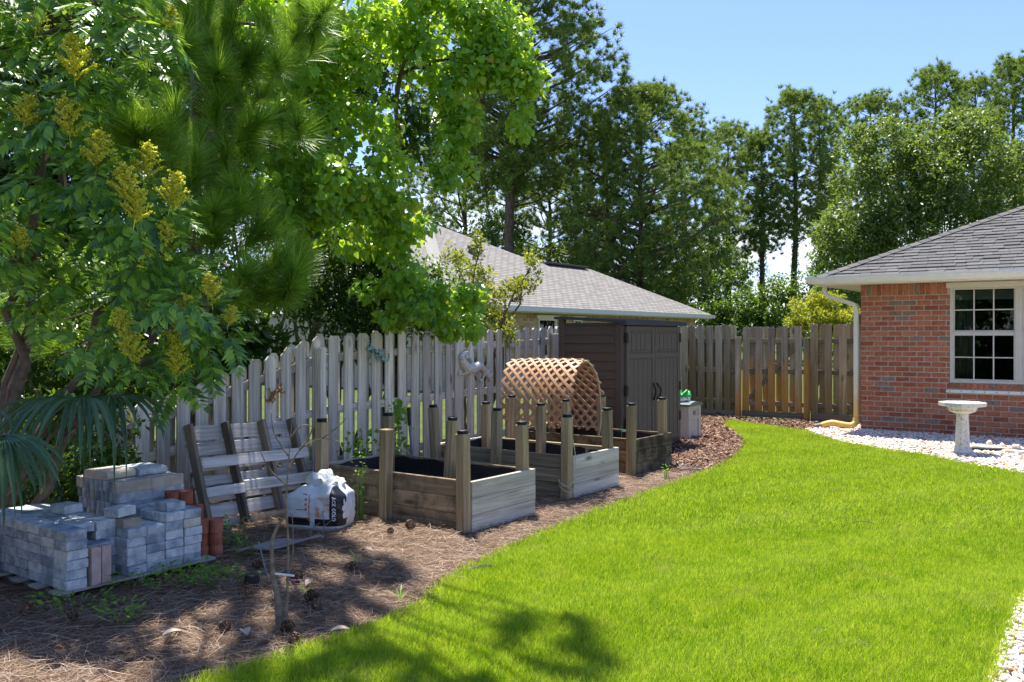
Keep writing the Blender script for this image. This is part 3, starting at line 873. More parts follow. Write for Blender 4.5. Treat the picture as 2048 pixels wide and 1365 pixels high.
# ------------------------------------------------------------------ fences
def interp(x, pts):
    return float(np.interp(x, [p[0] for p in pts], [p[1] for p in pts]))
pick_cache = {}
def picket_me(h, m, wdt=0.138):
    key = (round(h/0.03), m.name, random.randint(0,1), wdt)
    if key in pick_cache: return pick_cache[key]
    hh = round(h/0.03)*0.03; w2 = wdt/2; t_ = 0.017; e = 0.028+0.012*key[2]
    out = [(-w2,0),(w2,0),(w2,hh-e),(w2-e,hh),(-w2+e,hh),(-w2,hh-e)]
    mb = MB(); n = len(out)
    jj = [random.uniform(-.0015,.0015) for _ in out]
    mb.add([(x+j, 0, z) for (x, z), j in zip(out, jj)] + [(x+j, t_, z) for (x, z), j in zip(out, jj)],
           [tuple(range(n)), tuple(range(n, 2*n))[::-1]] + [(i, i+n, (i+1) % n+n, (i+1) % n) for i in range(n)])
    pick_cache[key] = mb.mesh('picket', m); return pick_cache[key]
FS = W(-7.35, 4.05); FE = W(-8.12, 17.12)
fang = math.atan2((FE-FS).y, (FE-FS).x); FLEN = (FE-FS).length
lf = thing('picket_fence', 'weathered grey shadowbox picket fence stepping down beside the pallet', 'fence', FS, fang)
TOP = [(0,0.95),(0.27,0.98),(1.09,1.155),(1.8,1.36),(2.7,1.61),(3.0,1.64),(7.35,1.745),(13.2,1.85)]
random.seed(21)
s = 0.05; i = 0
def fpick(par, s, side, h, m, z0=0.03, wdt=0.138):
    y = -0.030-0.017 if side == 0 else 0.030
    inst('picket', picket_me(h-z0, m, wdt), par, (s+random.uniform(-.006,.006), y+random.uniform(-.003,.003), z0), (random.uniform(-.004,.004), random.uniform(-.008,.008), random.uniform(-.02,.02)))
while s < FLEN:
    step = 0.212 if s < 2.2 else 0.24
    h = interp(s, TOP)+random.uniform(-.012,.012)
    fpick(lf, s, 0, h, M_pick)
    fpick(lf, s+step/2, 1, interp(s+step/2, TOP)+random.uniform(-.012,.012), M_pick)
    s += step; i += 1
posts = [0.02, 2.62, 5.2, 7.7, 10.2, 12.7]
for k, p in enumerate(posts):
    hh = interp(p, TOP)-0.10
    m = MB(); m.bbox(-0.045,0.045,0,0.09,-0.05,hh,0.004)
    front = k in (1, 3)
    m.build('fence_post', M_pick, lf, (p, -0.14 if front else -0.045, 0))
for k in range(len(posts)-1):
    a, b = posts[k], posts[k+1]
    for fr_ in (0.0, 0.5, 1.0):
        za = 0.22+(interp(a,TOP)-0.44)*fr_; zb = 0.22+(interp(b,TOP)-0.44)*fr_
        L = b-a-0.1; ang = math.atan2(zb-za, b-a)
        m = MB(); m.bbox(0, L/math.cos(ang), -0.029, 0.029, -0.045, 0.045, 0.003)
        m.build('rail', M_rail, lf, (a+0.05, 0, za), (0, -ang, 0))

RS = W(-8.10, 17.15)
rf_ = thing('privacy_fence', 'brown shadowbox fence panel between the shed and the gate', 'fence', RS, YA)
H = 1.82
def span(par, s0, s1, step, mats, h=H, z0=0.12):
    s = s0+0.07; k = 0
    while s < s1-0.04:
        fpick(par, s, 0, h+random.uniform(-.012,.012), mats(k, s), z0)
        if s+step/2 < s1-0.05: fpick(par, s+step/2, 1, h+random.uniform(-.012,.012), mats(k+1, s), z0)
        s += step; k += 1
    for z in (0.3, 0.93, 1.52):
        m = MB(); m.bbox(s0, s1, -0.029, 0.029, z-0.045, z+0.045); m.build('rail', M_railR, par)
span(rf_, 0.0, 1.19, 0.187, lambda k, s: M_pickR)
m = MB(); m.bbox(0.0, 1.19, -0.05, -0.012, 0.0, 0.13); m.build('kick_board', M_railR, rf_)
m = MB(); m.bbox(1.195, 1.29, -0.13, -0.03, -0.05, 1.6); m.build('fence_post', M_pickG, rf_)
gt_ = thing('wooden_gate', 'wooden gate with diagonal brace and rust orange water stains', 'gate', W(-8.10+1.31, 17.15), YA)
span(gt_, 0.0, 1.22, 0.262, lambda k, s: M_pickG, H-0.02, 0.06)
m = MB(); M = Matrix.Translation((0.05,0.0,0.30)) @ Matrix.Rotation(-math.atan2(1.2,1.1),4,'Y'); m.bbox(0,1.6,-0.0285,0.0,-0.04,0.04,0.003); m.build('brace', M_railR, gt_, (0.07,-0.002,0.33), (0,-math.atan2(1.15,1.05),0))
m = MB(); m.bbox(0.0,1.22,-0.075,-0.05,0.03,0.15); m.build('bottom_rail', M_railR, gt_)
nf = thing('fence_panel', 'newer pale brown fence panel joining the gate to the brick house', 'fence', W(-8.10+2.55, 17.15), YA)
m = MB(); m.bbox(0.0, 0.095, -0.13, -0.03, -0.05, 1.58); m.build('fence_post', M_pickG, nf)
span(nf, 0.11, 1.24, 0.262, lambda k, s: M_pickN, H+0.02, 0.16)
m = MB(); m.bbox(0.11, 1.2, -0.055, -0.018, 0.0, 0.15); m.build('kick_board', M_railR, nf)

def fence_at(px, py):
    """camera ray meets the left fence's front face -> fence coordinates"""
    d = Vector(((px-1024)/FPX, 1, -(py-672)/FPX)); o = Vector((0,0,CAMH))
    ux = Vector((math.cos(fang), math.sin(fang), 0)); nn = Vector((-ux.y, ux.x, 0))
    tt = ((FS + nn*(-0.05)) - o).dot(nn)/d.dot(nn)
    p = o+d*tt
    return (p-FS).dot(ux), p.z
# ------------------------------------------------------------------ shed
M_shed = plain('shed_resin', (0.085,0.066,0.056), 0.55, 0.3, 0.08, 20, 0.1)
M_door = plain('shed_door_resin', (0.125,0.102,0.082), 0.5, 0.35, 0.06, 20, 0.1)
M_shroof = plain('shed_roof_resin', (0.045,0.05,0.062), 0.45, 0.4, 0.1)
SB, SA = W(0,0), None
sc0 = Vector((1.50, 12.22, 0))                       # nearest corner of the shed
shed = thing('storage_shed', 'dark brown resin storage shed with double doors', 'shed', sc0, YA)
SD, SW_ = 1.03, 1.80                                  # local x: -SD..0 (depth), y: 0..SW_ (door side at x = 0)
m = MB(); m.box(-SD+0.02, -0.03, 0.02, SW_-0.02, 0.0, 1.80); m.build('core', M_shed, shed)
k = 0; z = 0.05
while z < 1.72:
    m = MB()
    x0, x1 = -SD+0.09, -0.11
    m.add([(x0,0.02,z),(x1,0.02,z),(x1,-0.012,z),(x0,-0.012,z),(x0,0.02,z+0.118),(x1,0.02,z+0.118),(x1,0.004,z+0.118),(x0,0.004,z+0.118)],
          [(0,1,2,3),(4,7,6,5),(3,2,6,7),(0,3,7,4),(1,5,6,2)])
    m.build('siding_plank', M_shed, shed); z += 0.122
m = MB(); m.bbox(-SD, -SD+0.09, -0.018, 0.06, 0, 1.86, 0.008); m.bbox(-0.11, 0.0, -0.018, 0.06, 0, 1.79, 0.008); m.build('corner_post', M_shed, shed)
m = MB(); m.bbox(-0.06, 0.004, SW_-0.07, SW_, 0, 1.76, 0.006); m.build('corner_post', M_shed, shed)
m = MB(); m.bbox(-0.03, 0.012, 0.06, SW_-0.07, 0.0, 0.10, 0.006); m.build('sill', M_shed, shed)
for d0, d1, hs in ((0.075, 0.90, 1), (0.915, SW_-0.075, -1)):
    door = bpy.data.objects.new('door', None); link(door, shed)
    m = MB(); m.bbox(-0.02, 0.015, d0, d1, 0.10, 1.755, 0.004)
    m.bbox(0.0145, 0.030, d0, d0+0.075, 0.10, 1.755, 0.004); m.bbox(0.0145, 0.030, d1-0.075, d1, 0.10, 1.755, 0.004)
    for za, zb in ((0.10,0.17),(1.30,1.37),(1.69,1.755)): m.bbox(0.0145, 0.0295, d0+0.075, d1-0.075, za, zb, 0.004)
    m.build('leaf', M_door, door)
    n = 5; ww = (d1-d0-0.16)/n
    for q in range(n):
        m = MB(); m.bbox(0.0145, 0.024, d0+0.08+q*ww, d0+0.08+(q+1)*ww-0.010, 0.175, 1.295, 0.003); m.build('plank', M_door, door)
    for q in range(4):
        ww4 = (d1-d0-0.30)/4
        m = MB(); m.bbox(0.0145, 0.023, d0+0.15+q*ww4, d0+0.15+(q+1)*ww4-0.012, 1.42, 1.64, 0.003); m.build('panel', M_door, door)
    m = MB(); m.bbox(0.0145,0.027,d0+0.11,d1-0.11,1.39,1.405,0.002); m.bbox(0.0145,0.027,d0+0.11,d1-0.11,1.655,1.67,0.002); m.build('panel_moulding', M_door, door)
    hy = d1-0.045 if hs > 0 else d0+0.045
    pts = [(0.028,hy,0.78+i*0.022) for i in range(13)]
    pts = [Vector((0.028+0.055*math.sin(math.pi*i/12), hy+hs*0.0-hs*0.03*math.sin(math.pi*i/12), 0.70+0.24*i/12)) for i in range(13)]
    m = MB(); m.tube(pts, 0.013, 8); m.build('handle', M_black, door, smooth=True)
    hx = d0 if hs > 0 else d1
    for z in (0.35, 0.80, 1.52): m = MB(); m.bbox(0.012, 0.042, hx-0.035, hx+0.02, z, z+0.14, 0.004); m.build('hinge', M_black, door)
m = MB()
nr = 16
for i in range(nr):
    x0 = -SD-0.05+(SD+0.13)*i/nr; x1 = -SD-0.05+(SD+0.13)*(i+1)/nr
    z0 = 1.885-0.07*(i/nr)**1.3; z1 = 1.885-0.07*((i+1)/nr)**1.3
    m.add([(x0,-0.05,z0+.006),(x1+.004,-0.05,z1+.010),(x1+.004,SW_+0.05,z1+.010),(x0,SW_+0.05,z0+.006),(x0,-0.05,z0-.03),(x1+.004,-0.05,z1-.03),(x1+.004,SW_+0.05,z1-.03),(x0,SW_+0.05,z0-.03)],
          [(0,1,2,3),(4,7,6,5),(0,4,5,1),(1,5,6,2),(2,6,7,3),(3,7,4,0)])
roof_s = m.build('roof', M_shroof, shed)
m = MB(); m.bbox(-0.02, 0.085, -0.045, SW_+0.045, 1.765, 1.80, 0.006); m.build('roof_lip', M_shroof, shed)

# ------------------------------------------------------------------ deck box and the bag on it
p = W(-5.30, 12.62)
db = thing('deck_box', 'beige resin deck box with grey green lid beside the shed', 'storage box', (3.02-0.25, 14.05, 0), YA)
M_beige = plain('beige_resin', (0.56,0.50,0.42), 0.55, 0.3, 0.06)
M_lid = plain('grey_green_lid', (0.16,0.20,0.185), 0.45, 0.35, 0.06)
# local: x across toward the lawn, y along the box
m = MB(); m.bbox(-0.55, -0.02, -0.02, 0.43, 0.0, 0.52, 0.012); m.build('tub', M_beige, db)
m = MB(); m.bbox(-0.021, 0.0, -0.02, 0.06, 0.0, 0.52, .005); m.bbox(-0.021, 0.0, 0.35, 0.43, 0.0, 0.52, .005); m.bbox(-0.021, -0.002, 0.06, 0.35, 0.30, 0.35, .004); m.bbox(-0.021, -0.002, 0.06, 0.35, 0.46, 0.52, .004)
for i in range(8):
    y0 = 0.06+0.29*i/8; y1 = 0.06+0.29*(i+1)/8; zt = 0.04+0.07*math.sin(math.pi*(i+.5)/8)
    m.box(-0.021, -0.003, y0, y1, 0.0, zt)
m.build('panel_frame', M_beige, db)
m = MB(); m.bbox(-0.03,-0.006,0.17,0.25,0.375,0.435,.004); m.build('vent', M_lid, db)
m = MB()
for i in range(8):
    y0 = -0.04+0.49*i/8; y1 = -0.04+0.49*(i+1)/8; z0 = 0.545+0.04*math.sin(math.pi*i/8); z1 = 0.545+0.04*math.sin(math.pi*(i+1)/8)
    m.add([(-0.58,y0,z0),(0.02,y0,z0),(0.02,y1,z1),(-0.58,y1,z1),(-0.58,y0,0.515),(0.02,y0,0.515),(0.02,y1,0.515),(-0.58,y1,0.515)], [(0,1,2,3),(4,7,6,5),(0,4,5,1),(2,6,7,3),(1,5,6,2),(0,3,7,4)])
m.build('lid', M_lid, db)
def crumple(name, rx, ry, h, amp, seed, m, sq=3.0, n=40, kz=16, top=0.35):
    mb = MB()
    for j in range(kz+1):
        v = j/kz
        for i in range(n):
            t_ = 2*math.pi*i/n; c, s = math.cos(t_), math.sin(t_)
            r = (abs(c)**sq+abs(s)**sq)**(-1/sq)
            sh = 1.0 if v < 0.72 else 1-(v-0.72)/0.28*(1-top)
            if v < 0.12: sh = 0.90+0.10*(v/0.12)**0.5
            x = rx*r*c*sh; y = ry*r*s*sh; z = h*v
            q = Vector((x*7+seed, y*7, z*7))
            d = amp*noise.turbulence(q, 3, False)
            d2 = amp*1.4*noise.noise(q*2.3)
            mb.v.append((x*(1+d*1.2)+d2*0.3, y*(1+d*1.2)+d2*.3, z+(d2*1.2 if v > 0.6 else 0)))
    for j in range(kz):
        for i in range(n): mb.f.append((j*n+i, j*n+(i+1) % n, (j+1)*n+(i+1) % n, (j+1)*n+i))
    mb.f.append(tuple(range(n))[::-1]); mb.f.append(tuple(kz*n+i for i in range(n)))
    return mb
t = NT('fertiliser_bag_plastic')
x, y, z = t.xyz(t.n('ShaderNodeTexCoord').outputs['Object'])
nn = t.noise(t.coord('Object',(1,1,1)), 18, 4)
f1 = t.mapr(t.math('ADD', z, t.math('MULTIPLY', nn, 0.05)), 0.095, 0.105)
f0 = t.mapr(nn, 0.46, 0.5)
M_fbag = t.done(t.bsdf(t.mixc(f1, t.mixc(f0, (0.10,0.10,0.11), (0.70,0.70,0.70)), (0.02,0.30,0.06)), 0.35, 0.45))
fb = inst('lawn_product_bag', crumple('lawn_product_bag', 0.20, 0.15, 0.17, 0.07, 5.0, M_fbag).mesh('lawn_product_bag', M_fbag, True), None, db.location+Vector((W(-0.30,0.2).x, W(-0.30,0.2).y, 0.578)), (0,0,YA))
tag(fb, 'green and white plastic bag lying on the deck box lid', 'bag')

# ------------------------------------------------------------------ raised beds
def bed(b1, a0, k, label):
    L, D, H = 1.83, 0.92, 0.42
    root = thing('raised_bed', label, 'planter', W(b1, a0), YA, 'raised timber beds in a row')
    bh = 0.14; th = 0.038
    for i in range(3):
        for yy in (0.0, D-th):
            m = MB(); m.bbox(-L+th, -th, 0, th, 0, bh-0.003, 0.003)
            m.v = [(x, y+0.002*noise.noise(Vector((x*3,i,k))), z) for x, y, z in m.v]
            inst('side_board', m.mesh('side_board', M_bedx[k]), root, (0, yy+random.uniform(-.003,.003), i*bh))
        for xx in (-th, -L):
            m = MB(); m.bbox(0, th, 0, D, 0, bh-0.003, 0.003)
            inst('end_board', m.mesh('end_board', M_bedy[k]), root, (xx+random.uniform(-.002,.004), 0, i*bh), (0,0,random.uniform(-.004,.004)))
    # liner sagging inside
    m = MB(); n = 46
    ring = []
    x0, x1, y0, y1 = -L+th+.002, -th-.002, th+.002, D-th-.002
    per = [(x0,y0),(x1,y0),(x1,y1),(x0,y1)]
    pts = []
    for i in range(4):
        p, q = Vector(per[i]), Vector(per[(i+1) % 4]); c = int((q-p).length/0.05)
        pts += [p.lerp(q, j/c) for j in range(c)]
    cx, cy = (x0+x1)/2, (y0+y1)/2
    for lev, (ins, zz) in enumerate(((0.0,0.40),(0.008,0.30),(0.03,0.20),(0.08,0.14))):
        for q in pts:
            d = Vector((cx,cy))-q; d = Vector((d.x/abs(x1-x0), d.y/abs(y1-y0))); dd = d.normalized()*ins*(1+1.6*noise.noise(Vector((q.x*9,q.y*9,lev+k*7))))
            m.v.append((q.x+dd.x, q.y+dd.y, zz+(0.02*noise.noise(Vector((q.x*6,q.y*6,k+.5))) if lev == 0 else 0)))
    N_ = len(pts)
    for lev in range(3):
        for i in range(N_): m.f.append((lev*N_+i, lev*N_+(i+1) % N_, (lev+1)*N_+(i+1) % N_, (lev+1)*N_+i))
    m.build('liner', M_liner, root, smooth=True)
    m = MB(); m.box(x0+.004, x1-.004, y0+.004, y1-.004, 0.0, 0.15); m.build('soil', strawm, root)
    ps = 0.092
    for j, (px, py) in enumerate([(-L+th, -0.004-ps), (-0.98, -0.004-ps), (-th-ps*0.6, -0.004-ps), (-L+th+.01, D-th-ps), (-1.0, D-th-ps), (-th-ps, D-th-ps)]):
        hp = 0.80 if (k == 0 and j == 1) else 0.825+random.uniform(-.015,.015)
        tl = {(0,4):(0.0,0.06),(1,0):(0.02,-0.05)}.get((k,j), (random.uniform(-.012,.012), random.uniform(-.015,.015)))
        po = bpy.data.objects.new('post', None); link(po, root); po.location = (px, py, 0.0); po.rotation_euler = (tl[0], tl[1], 0)
        m = MB(); m.bbox(0, ps, 0, ps, 0.0, hp, 0.006); inst('shaft', m.mesh('shaft', M_post), po)
        if not (k == 0 and j == 1):
            m = MB(); m.lathe([(0.042,hp),(0.048,hp+.002),(0.048,hp+.010),(0.043,hp+.013),(0.043,hp+.017),(0.050,hp+.019),(0.050,hp+.027),(0.045,hp+.030)], 20, Matrix.Translation((ps/2,ps/2,0))); inst('cap', m.mesh('cap', M_black, True), po)
    return root
random.seed(5)
bed1 = bed(-4.62, 5.80, 0, 'weathered timber raised bed behind the soil bag, one post uncapped')
bed2 = bed(-4.78, 7.62, 1, 'timber raised bed between two others with a cord round its corner post')
bed3 = bed(-4.97, 9.30, 2, 'mildew blackened timber raised bed under the lattice arch')
# cord on the corner post of bed 2
pc = W(-4.78-0.05, 7.62-0.05)
m = MB()
for k, zz in enumerate((0.13, 0.10, 0.16)):
    m.tube([Vector((pc.x+0.078*math.cos(t_*0.449), pc.y+0.078*math.sin(t_*0.449), zz+0.03*math.sin(t_*0.9+k))) for t_ in range(15)], 0.004, 5)
m.tube([Vector((pc.x+0.06, pc.y-0.05, 0.60-0.5*u)) + Vector((0.03*math.sin(u*3),0,0)) for u in [i/10 for i in range(11)]], 0.004, 5)
tag(m.build('garden_cord', plain('pale_cord', (0.55,0.50,0.36), 0.8), None, smooth=True), 'pale cord looped round a corner post of the middle bed', 'cord')

# ------------------------------------------------------------------ lattice arch
t = NT('brown_lattice_vinyl')
M_lat = t.done(t.bsdf(t.ramp(t.rand(),[(0,(0.46,0.25,0.14)),(1,(0.56,0.33,0.20))]), 0.5, 0.35))
lat = thing('lattice_arch', 'brown plastic lattice panel bent into an arch over the far bed', 'lattice', W(-6.95, 9.69), YA)
LW = 1.09; AL = 0.42; ZC = 0.66; AZ = 0.66
th0, th1 = R(-24), R(196)                         # back foot .. front foot
ths = np.linspace(th1, th0, 400)
py_ = AL*np.cos(ths); pz_ = ZC+AZ*np.sin(ths)
arc = np.concatenate([[0], np.cumsum(np.hypot(np.diff(py_), np.diff(pz_)))])
ULEN = arc[-1]
def arch(u, w_, off=0.0):
    th = np.interp(u, arc, ths)
    sk = 0.16*(1-u/ULEN)*0.0
    bulge = 0.03*math.sin(w_*5+1)
    y = (AL+off)*math.cos(th); z = ZC+(AZ+off)*math.sin(th)
    return Vector((w_+0.03*math.sin(u*4)+0.02*noise.noise(Vector((u*3,w_*3,1)))-0.05*(u/ULEN), y+bulge*0.5-0.03*(w_ < 0.25)*(0.25-w_)*4*math.sin(th), z+0.012*noise.noise(Vector((u*2,w_*4,5)))-(0.06*(0.25-w_) if w_ < 0.25 else 0)))
sp = 0.1414*0.96
for layer in (0, 1):
    c = -LW if layer == 0 else 0.0
    c += 0.05
    while c < (ULEN if layer == 0 else ULEN+LW):
        # u - w = c  or  u + w = c
        if layer == 0: u0, u1 = max(0, c), min(ULEN, c+LW); wf = lambda u, c=c: u-c
        else: u0, u1 = max(0, c-LW), min(ULEN, c); wf = lambda u, c=c: c-u
        if u1-u0 > 0.05:
            n = max(3, int((u1-u0)/0.06)); m = MB(); hw = 0.0175*1.414
            rows_ = []
            for i in range(n+1):
                u = u0+(u1-u0)*i/n; w_ = wf(u)
                of = 0.0 if layer == 0 else 0.0065
                for (du, o2) in ((-hw/2, of), (hw/2, of), (hw/2, of+0.006), (-hw/2, of+0.006)):
                    uu = min(ULEN, max(0, u+du)); wt = w_-du if layer == 0 else w_+du
                    m.v.append(tuple(arch(uu, wt, o2)))
            for i in range(n):
                for k in range(4): m.f.append((i*4+k, i*4+(k+1) % 4, (i+1)*4+(k+1) % 4, (i+1)*4+k))
            m.f += [(3,2,1,0), tuple(n*4+k for k in range(4))]
            m.build('slat', M_lat, lat)
        c += sp
M_bam = plain('bamboo_cane', (0.52,0.42,0.25), 0.55, 0.3, 0.2, 12)
for xx, aa in ((LW-0.05, 1), (0.55, 0)):
    pts = []
    for i in range(28):
        th = R(200)-R(230)*i/27 if aa == 0 else R(112)-R(150)*i/27
        pts.append(Vector((xx+0.004*math.sin(i*.6), (AL-0.02)*math.cos(th), ZC+(AZ-0.02)*math.sin(th))))
    pts.append(pts[-1]+Vector((0,-0.01,-0.30)))
    m = MB(); m.tube(pts, [0.012+(0.002 if i % 6 == 0 else 0) for i in range(len(pts))], 8)
    o = m.build('bamboo_hoop', M_bam, None, smooth=True); o.location = lat.location; o.rotation_euler = (0,0,YA)
    tag(o, 'bent bamboo hoop at the open end of the lattice arch' if aa else 'thin bamboo hoop inside the middle of the lattice arch', 'hoop')
# small wire ring on a stake in the far bed
q = W(-5.35, 9.66)
m = MB(); m.tube([(q.x,q.y,0.15),(q.x-0.02,q.y,0.52)], 0.004, 5); m.tube([(q.x+0.05+0.06*math.cos(t_*.45),q.y+0.06*math.sin(t_*.45),0.46) for t_ in range(15)], 0.004, 5)
tag(m.build('plant_ring', plain('green_wire', (0.04,0.28,0.16), 0.5), None), 'green wire plant ring on a stake in the far bed', 'plant support')

# ------------------------------------------------------------------ leaning pallet
pb = W(-6.33, 4.52)
pal = thing('wooden_pallet', 'weathered wooden pallet leaning against the fence', 'pallet', (pb.x, pb.y, 0.0), R(54)+R(4))
# local x along the fence, +y toward the fence, tilted back
PT = Matrix.Rotation(-R(20), 4, 'X') @ Matrix.Rotation(R(2.0), 4, 'Y')
qt = PT.to_quaternion()
def pl(name, x0, x1, y0, y1, z0, z1, m, jit=0.004):
    b_ = MB(); L = (x1-x0, y1-y0, z1-z0)
    n = 14
    b_.bbox(0, L[0], 0, L[1], 0, L[2], 0.004)
    b_.v = [(x+random.uniform(-jit,jit)*(0.4 if 0.02 < x < L[0]-0.02 else 1), y+random.uniform(-.001,.001), z+random.uniform(-jit,jit)*0.7) for x, y, z in b_.v]
    inst(name, b_.mesh(name, m), pal, PT @ Vector((x0,y0,z0)), qt)
random.seed(31)
PW, PHt = 1.22, 0.94
for xs in (0.0, 0.39, 0.80, 1.16):
    pl('stringer', xs, xs+0.042, 0, 0.085, 0, PHt, M_palz)
zb = [0.0, 0.135, 0.27, 0.405, 0.535, 0.67, 0.81]
for i, z in enumerate(zb): pl('deck_board', -0.005, PW, 0.087, 0.105, z, z+(0.113 if i != 3 else 0.09)+(0.012 if i == 6 else 0), M_palx)
pl('deck_board', 0.04, PW+0.03, -0.02, -0.002, 0.54, 0.635, M_palx, 0.007)
pl('deck_board', 0.43, PW+0.04, -0.02, -0.002, 0.305, 0.40, M_palx, 0.007)
pl('deck_board', 0.03, 0.43, -0.02, -0.002, 0.295, 0.375, M_palx, 0.007)
pl('deck_board', 0.42, 0.85, -0.02, -0.002, 0.0, 0.10, wood('bare_board_wood', (0.48,0.36,0.25), (0.20,0.13,0.08), 0), 0.007)

# ------------------------------------------------------------------ pavers
def paver_mat(name, cols):
    t = NT(name)
    n1 = t.noise(t.coord('Object',(1,1,1),30), 13, 5, 0.6); n2 = t.noise(t.coord('Object',(1,1,1),30), 90, 3, 0.6)
    c = t.ramp(t.math('ADD', n1, t.mapr(t.rand(),0,1,-0.14,0.14)), [(0.30, cols[0]), (0.5, cols[1]), (0.68, cols[2])])
    c = t.mixc(t.mapr(n2,0.4,0.6,0,0.25), c, cols[0])
    return t.done(t.bsdf(c, 0.92, 0.1, n2, 0.35, 0.004))
M_pav = paver_mat('grey_blue_paver', [(0.21,0.24,0.285),(0.41,0.45,0.49),(0.62,0.64,0.63)])
M_pavt = paver_mat('tan_paver', [(0.38,0.33,0.28),(0.50,0.44,0.37),(0.60,0.55,0.47)])
M_pavp = paver_mat('pink_paver', [(0.34,0.24,0.22),(0.47,0.35,0.31),(0.54,0.43,0.38)])
M_pavb = paver_mat('brown_paver', [(0.22,0.20,0.17),(0.31,0.28,0.23),(0.38,0.34,0.29)])
M_red = paver_mat('terracotta_block', [(0.24,0.075,0.045),(0.36,0.12,0.075),(0.43,0.17,0.115)])
PX, PY, PZ = 0.158, 0.138, 0.060
pme = {}
def pav_mesh(L, D, H, mt, seed):
    key = (L, D, H, mt.name, seed)
    if key not in pme:
        random.seed(seed*17+3); m = MB(); m.bbox(-L/2+.001, L/2-.001, -D/2+.001, D/2-.001, 0, H-.0015, 0.0045)
        m.v = [(x+random.uniform(-.0035,.0035), y+random.uniform(-.0035,.0035), z+random.uniform(-.002,.001)) for x, y, z in m.v]
        pme[key] = m.mesh('paver', mt)
    return pme[key]
prng = random.Random(77)
def paver(b, a, z, mt, label, grp, L=PX, D=PY, H=PZ, rz=0.0, rot=None, j=0.005, name='paver'):
    me = pav_mesh(L, D, H, mt, prng.randint(0,3))
    p = W(b+prng.uniform(-j,j), a+prng.uniform(-j,j), z)
    o = inst(name, me, None, p, rot or (0,0,YA+rz+prng.uniform(-.03,.03)))
    return tag(o, label, 'paver', grp)
# pallet under the pavers
pp_ = thing('paver_pallet', 'low grey pallet carrying the stacked pavers', 'pallet', W(-5.40, 2.80), YA)
M_pb = wood('grey_pallet_wood', (0.45,0.42,0.40), (0.16,0.14,0.13), 1)
for k in range(5):
    x = -0.12-k*0.25; m = MB(); m.bbox(0, 0.11, -0.02, 1.10, 0.045, 0.064, 0.003); m.build('deck_board', M_pb, pp_, (x, 0, 0))
for y in (0.03, 0.52, 1.0): m = MB(); m.bbox(-1.15, -0.02, y, y+0.04, 0.0, 0.044, 0.003); m.build('stringer', M_palz, pp_)
ZB = 0.0655
ORD = ('lowest', 'second', 'third', 'fourth', 'fifth', 'sixth', 'seventh')
G1 = 'grey pavers in the low block of the stack next to the palm'
L1 = 'blue grey paver in the low flat block next to the palm leaves'
for lay_ in range(6):
    for c in range(7):
        b = -5.40-PX*(c+0.5)-(0.01 if lay_ % 2 else 0)
        for r_ in range(3):
            if c == 0 and r_ > 0: continue
            if lay_ < 5 and 0 < c < 6 and r_ == 1: continue     # hidden core
            paver(b, 2.83+PY*(r_+0.5), ZB+lay_*PZ, M_pav, 'blue grey paver in the %s layer of the low flat block next to the palm' % ORD[lay_] if (c or r_) else 'blue grey corner paver beside the pink pair, %s layer of the low block' % ORD[lay_], G1)
G2 = 'grey pavers in the middle columns of the stack'; L2 = 'blue grey paver in the four column block beside the red blocks'
cols_ = [5, 5, 6, 6]
for ci in range(4):
    a = 3.24+PY*(ci+0.5)
    for lay_ in range(cols_[ci]):
        for c in range(3):
            if c == 1 and lay_ < cols_[ci]-1: continue
            mt = M_pav
            if ci == 3 and lay_ == 4 and c == 0:
                paver(-5.42-PX*(c+.5), a, ZB+lay_*PZ, M_pavt, 'tan paver near the top of the column beside the red blocks', None); continue
            paver(-5.42-PX*(c+.5), a, ZB+lay_*PZ, mt, ('blue grey paver, %s layer, %s column from the pink pavers' if c == 0 else 'paver hidden behind the %s layer of the %s column from the pink pavers') % (ORD[lay_], ('first','second','third','fourth')[ci]), G2)
paver(-5.56, 3.31, ZB+5*PZ, M_pavb, 'brown paver under a tilted grey paver on the stack', None)
paver(-5.72, 3.31, ZB+5*PZ, M_pavb, 'brown paver behind another brown paver on the stack', None)
paver(-5.60, 3.30, ZB+6*PZ+.006, M_pav, 'chipped grey paver lying askew on a brown paver', None, rz=0.12, rot=(R(3),R(-3),YA+0.1))
paver(-5.55, 3.63, ZB+6*PZ, M_pav, 'pale grey paver alone on top of the four column block', None, rz=-.05)
paver(-6.02, 3.16, ZB+6*PZ, M_pav, 'grey paver lying alone on top of the low flat block', None, rz=.1)
paver(-5.68, 3.10, ZB+5*PZ-.004, M_pav, 'short grey paver in the gap behind the low flat block', None, L=0.09, D=0.10)
for lay_ in range(3):
    for c in range(2): paver(-5.60-PX*(c+.3), 3.10-0.005*c, ZB+lay_*PZ, M_pav, 'blue grey paver set back behind the pink upright pavers', 'pavers set back behind the pink pair')
paver(-5.60, 2.98, ZB+3*PZ, M_pav, 'small grey paver at the step beside the low flat block', None, L=0.12, D=0.1)
paver(-5.55, 3.10, ZB+3*PZ, M_pav, 'grey paver strewn with needles above the pink pavers', None, rz=0.2)
for i in range(2):
    paver(-5.44-0.004*i, 3.015+0.066*i, ZB, M_pavp, 'pink paver standing upright beside the low flat block', 'upright pink pavers', L=0.10, D=0.063, H=0.235, j=0.002)
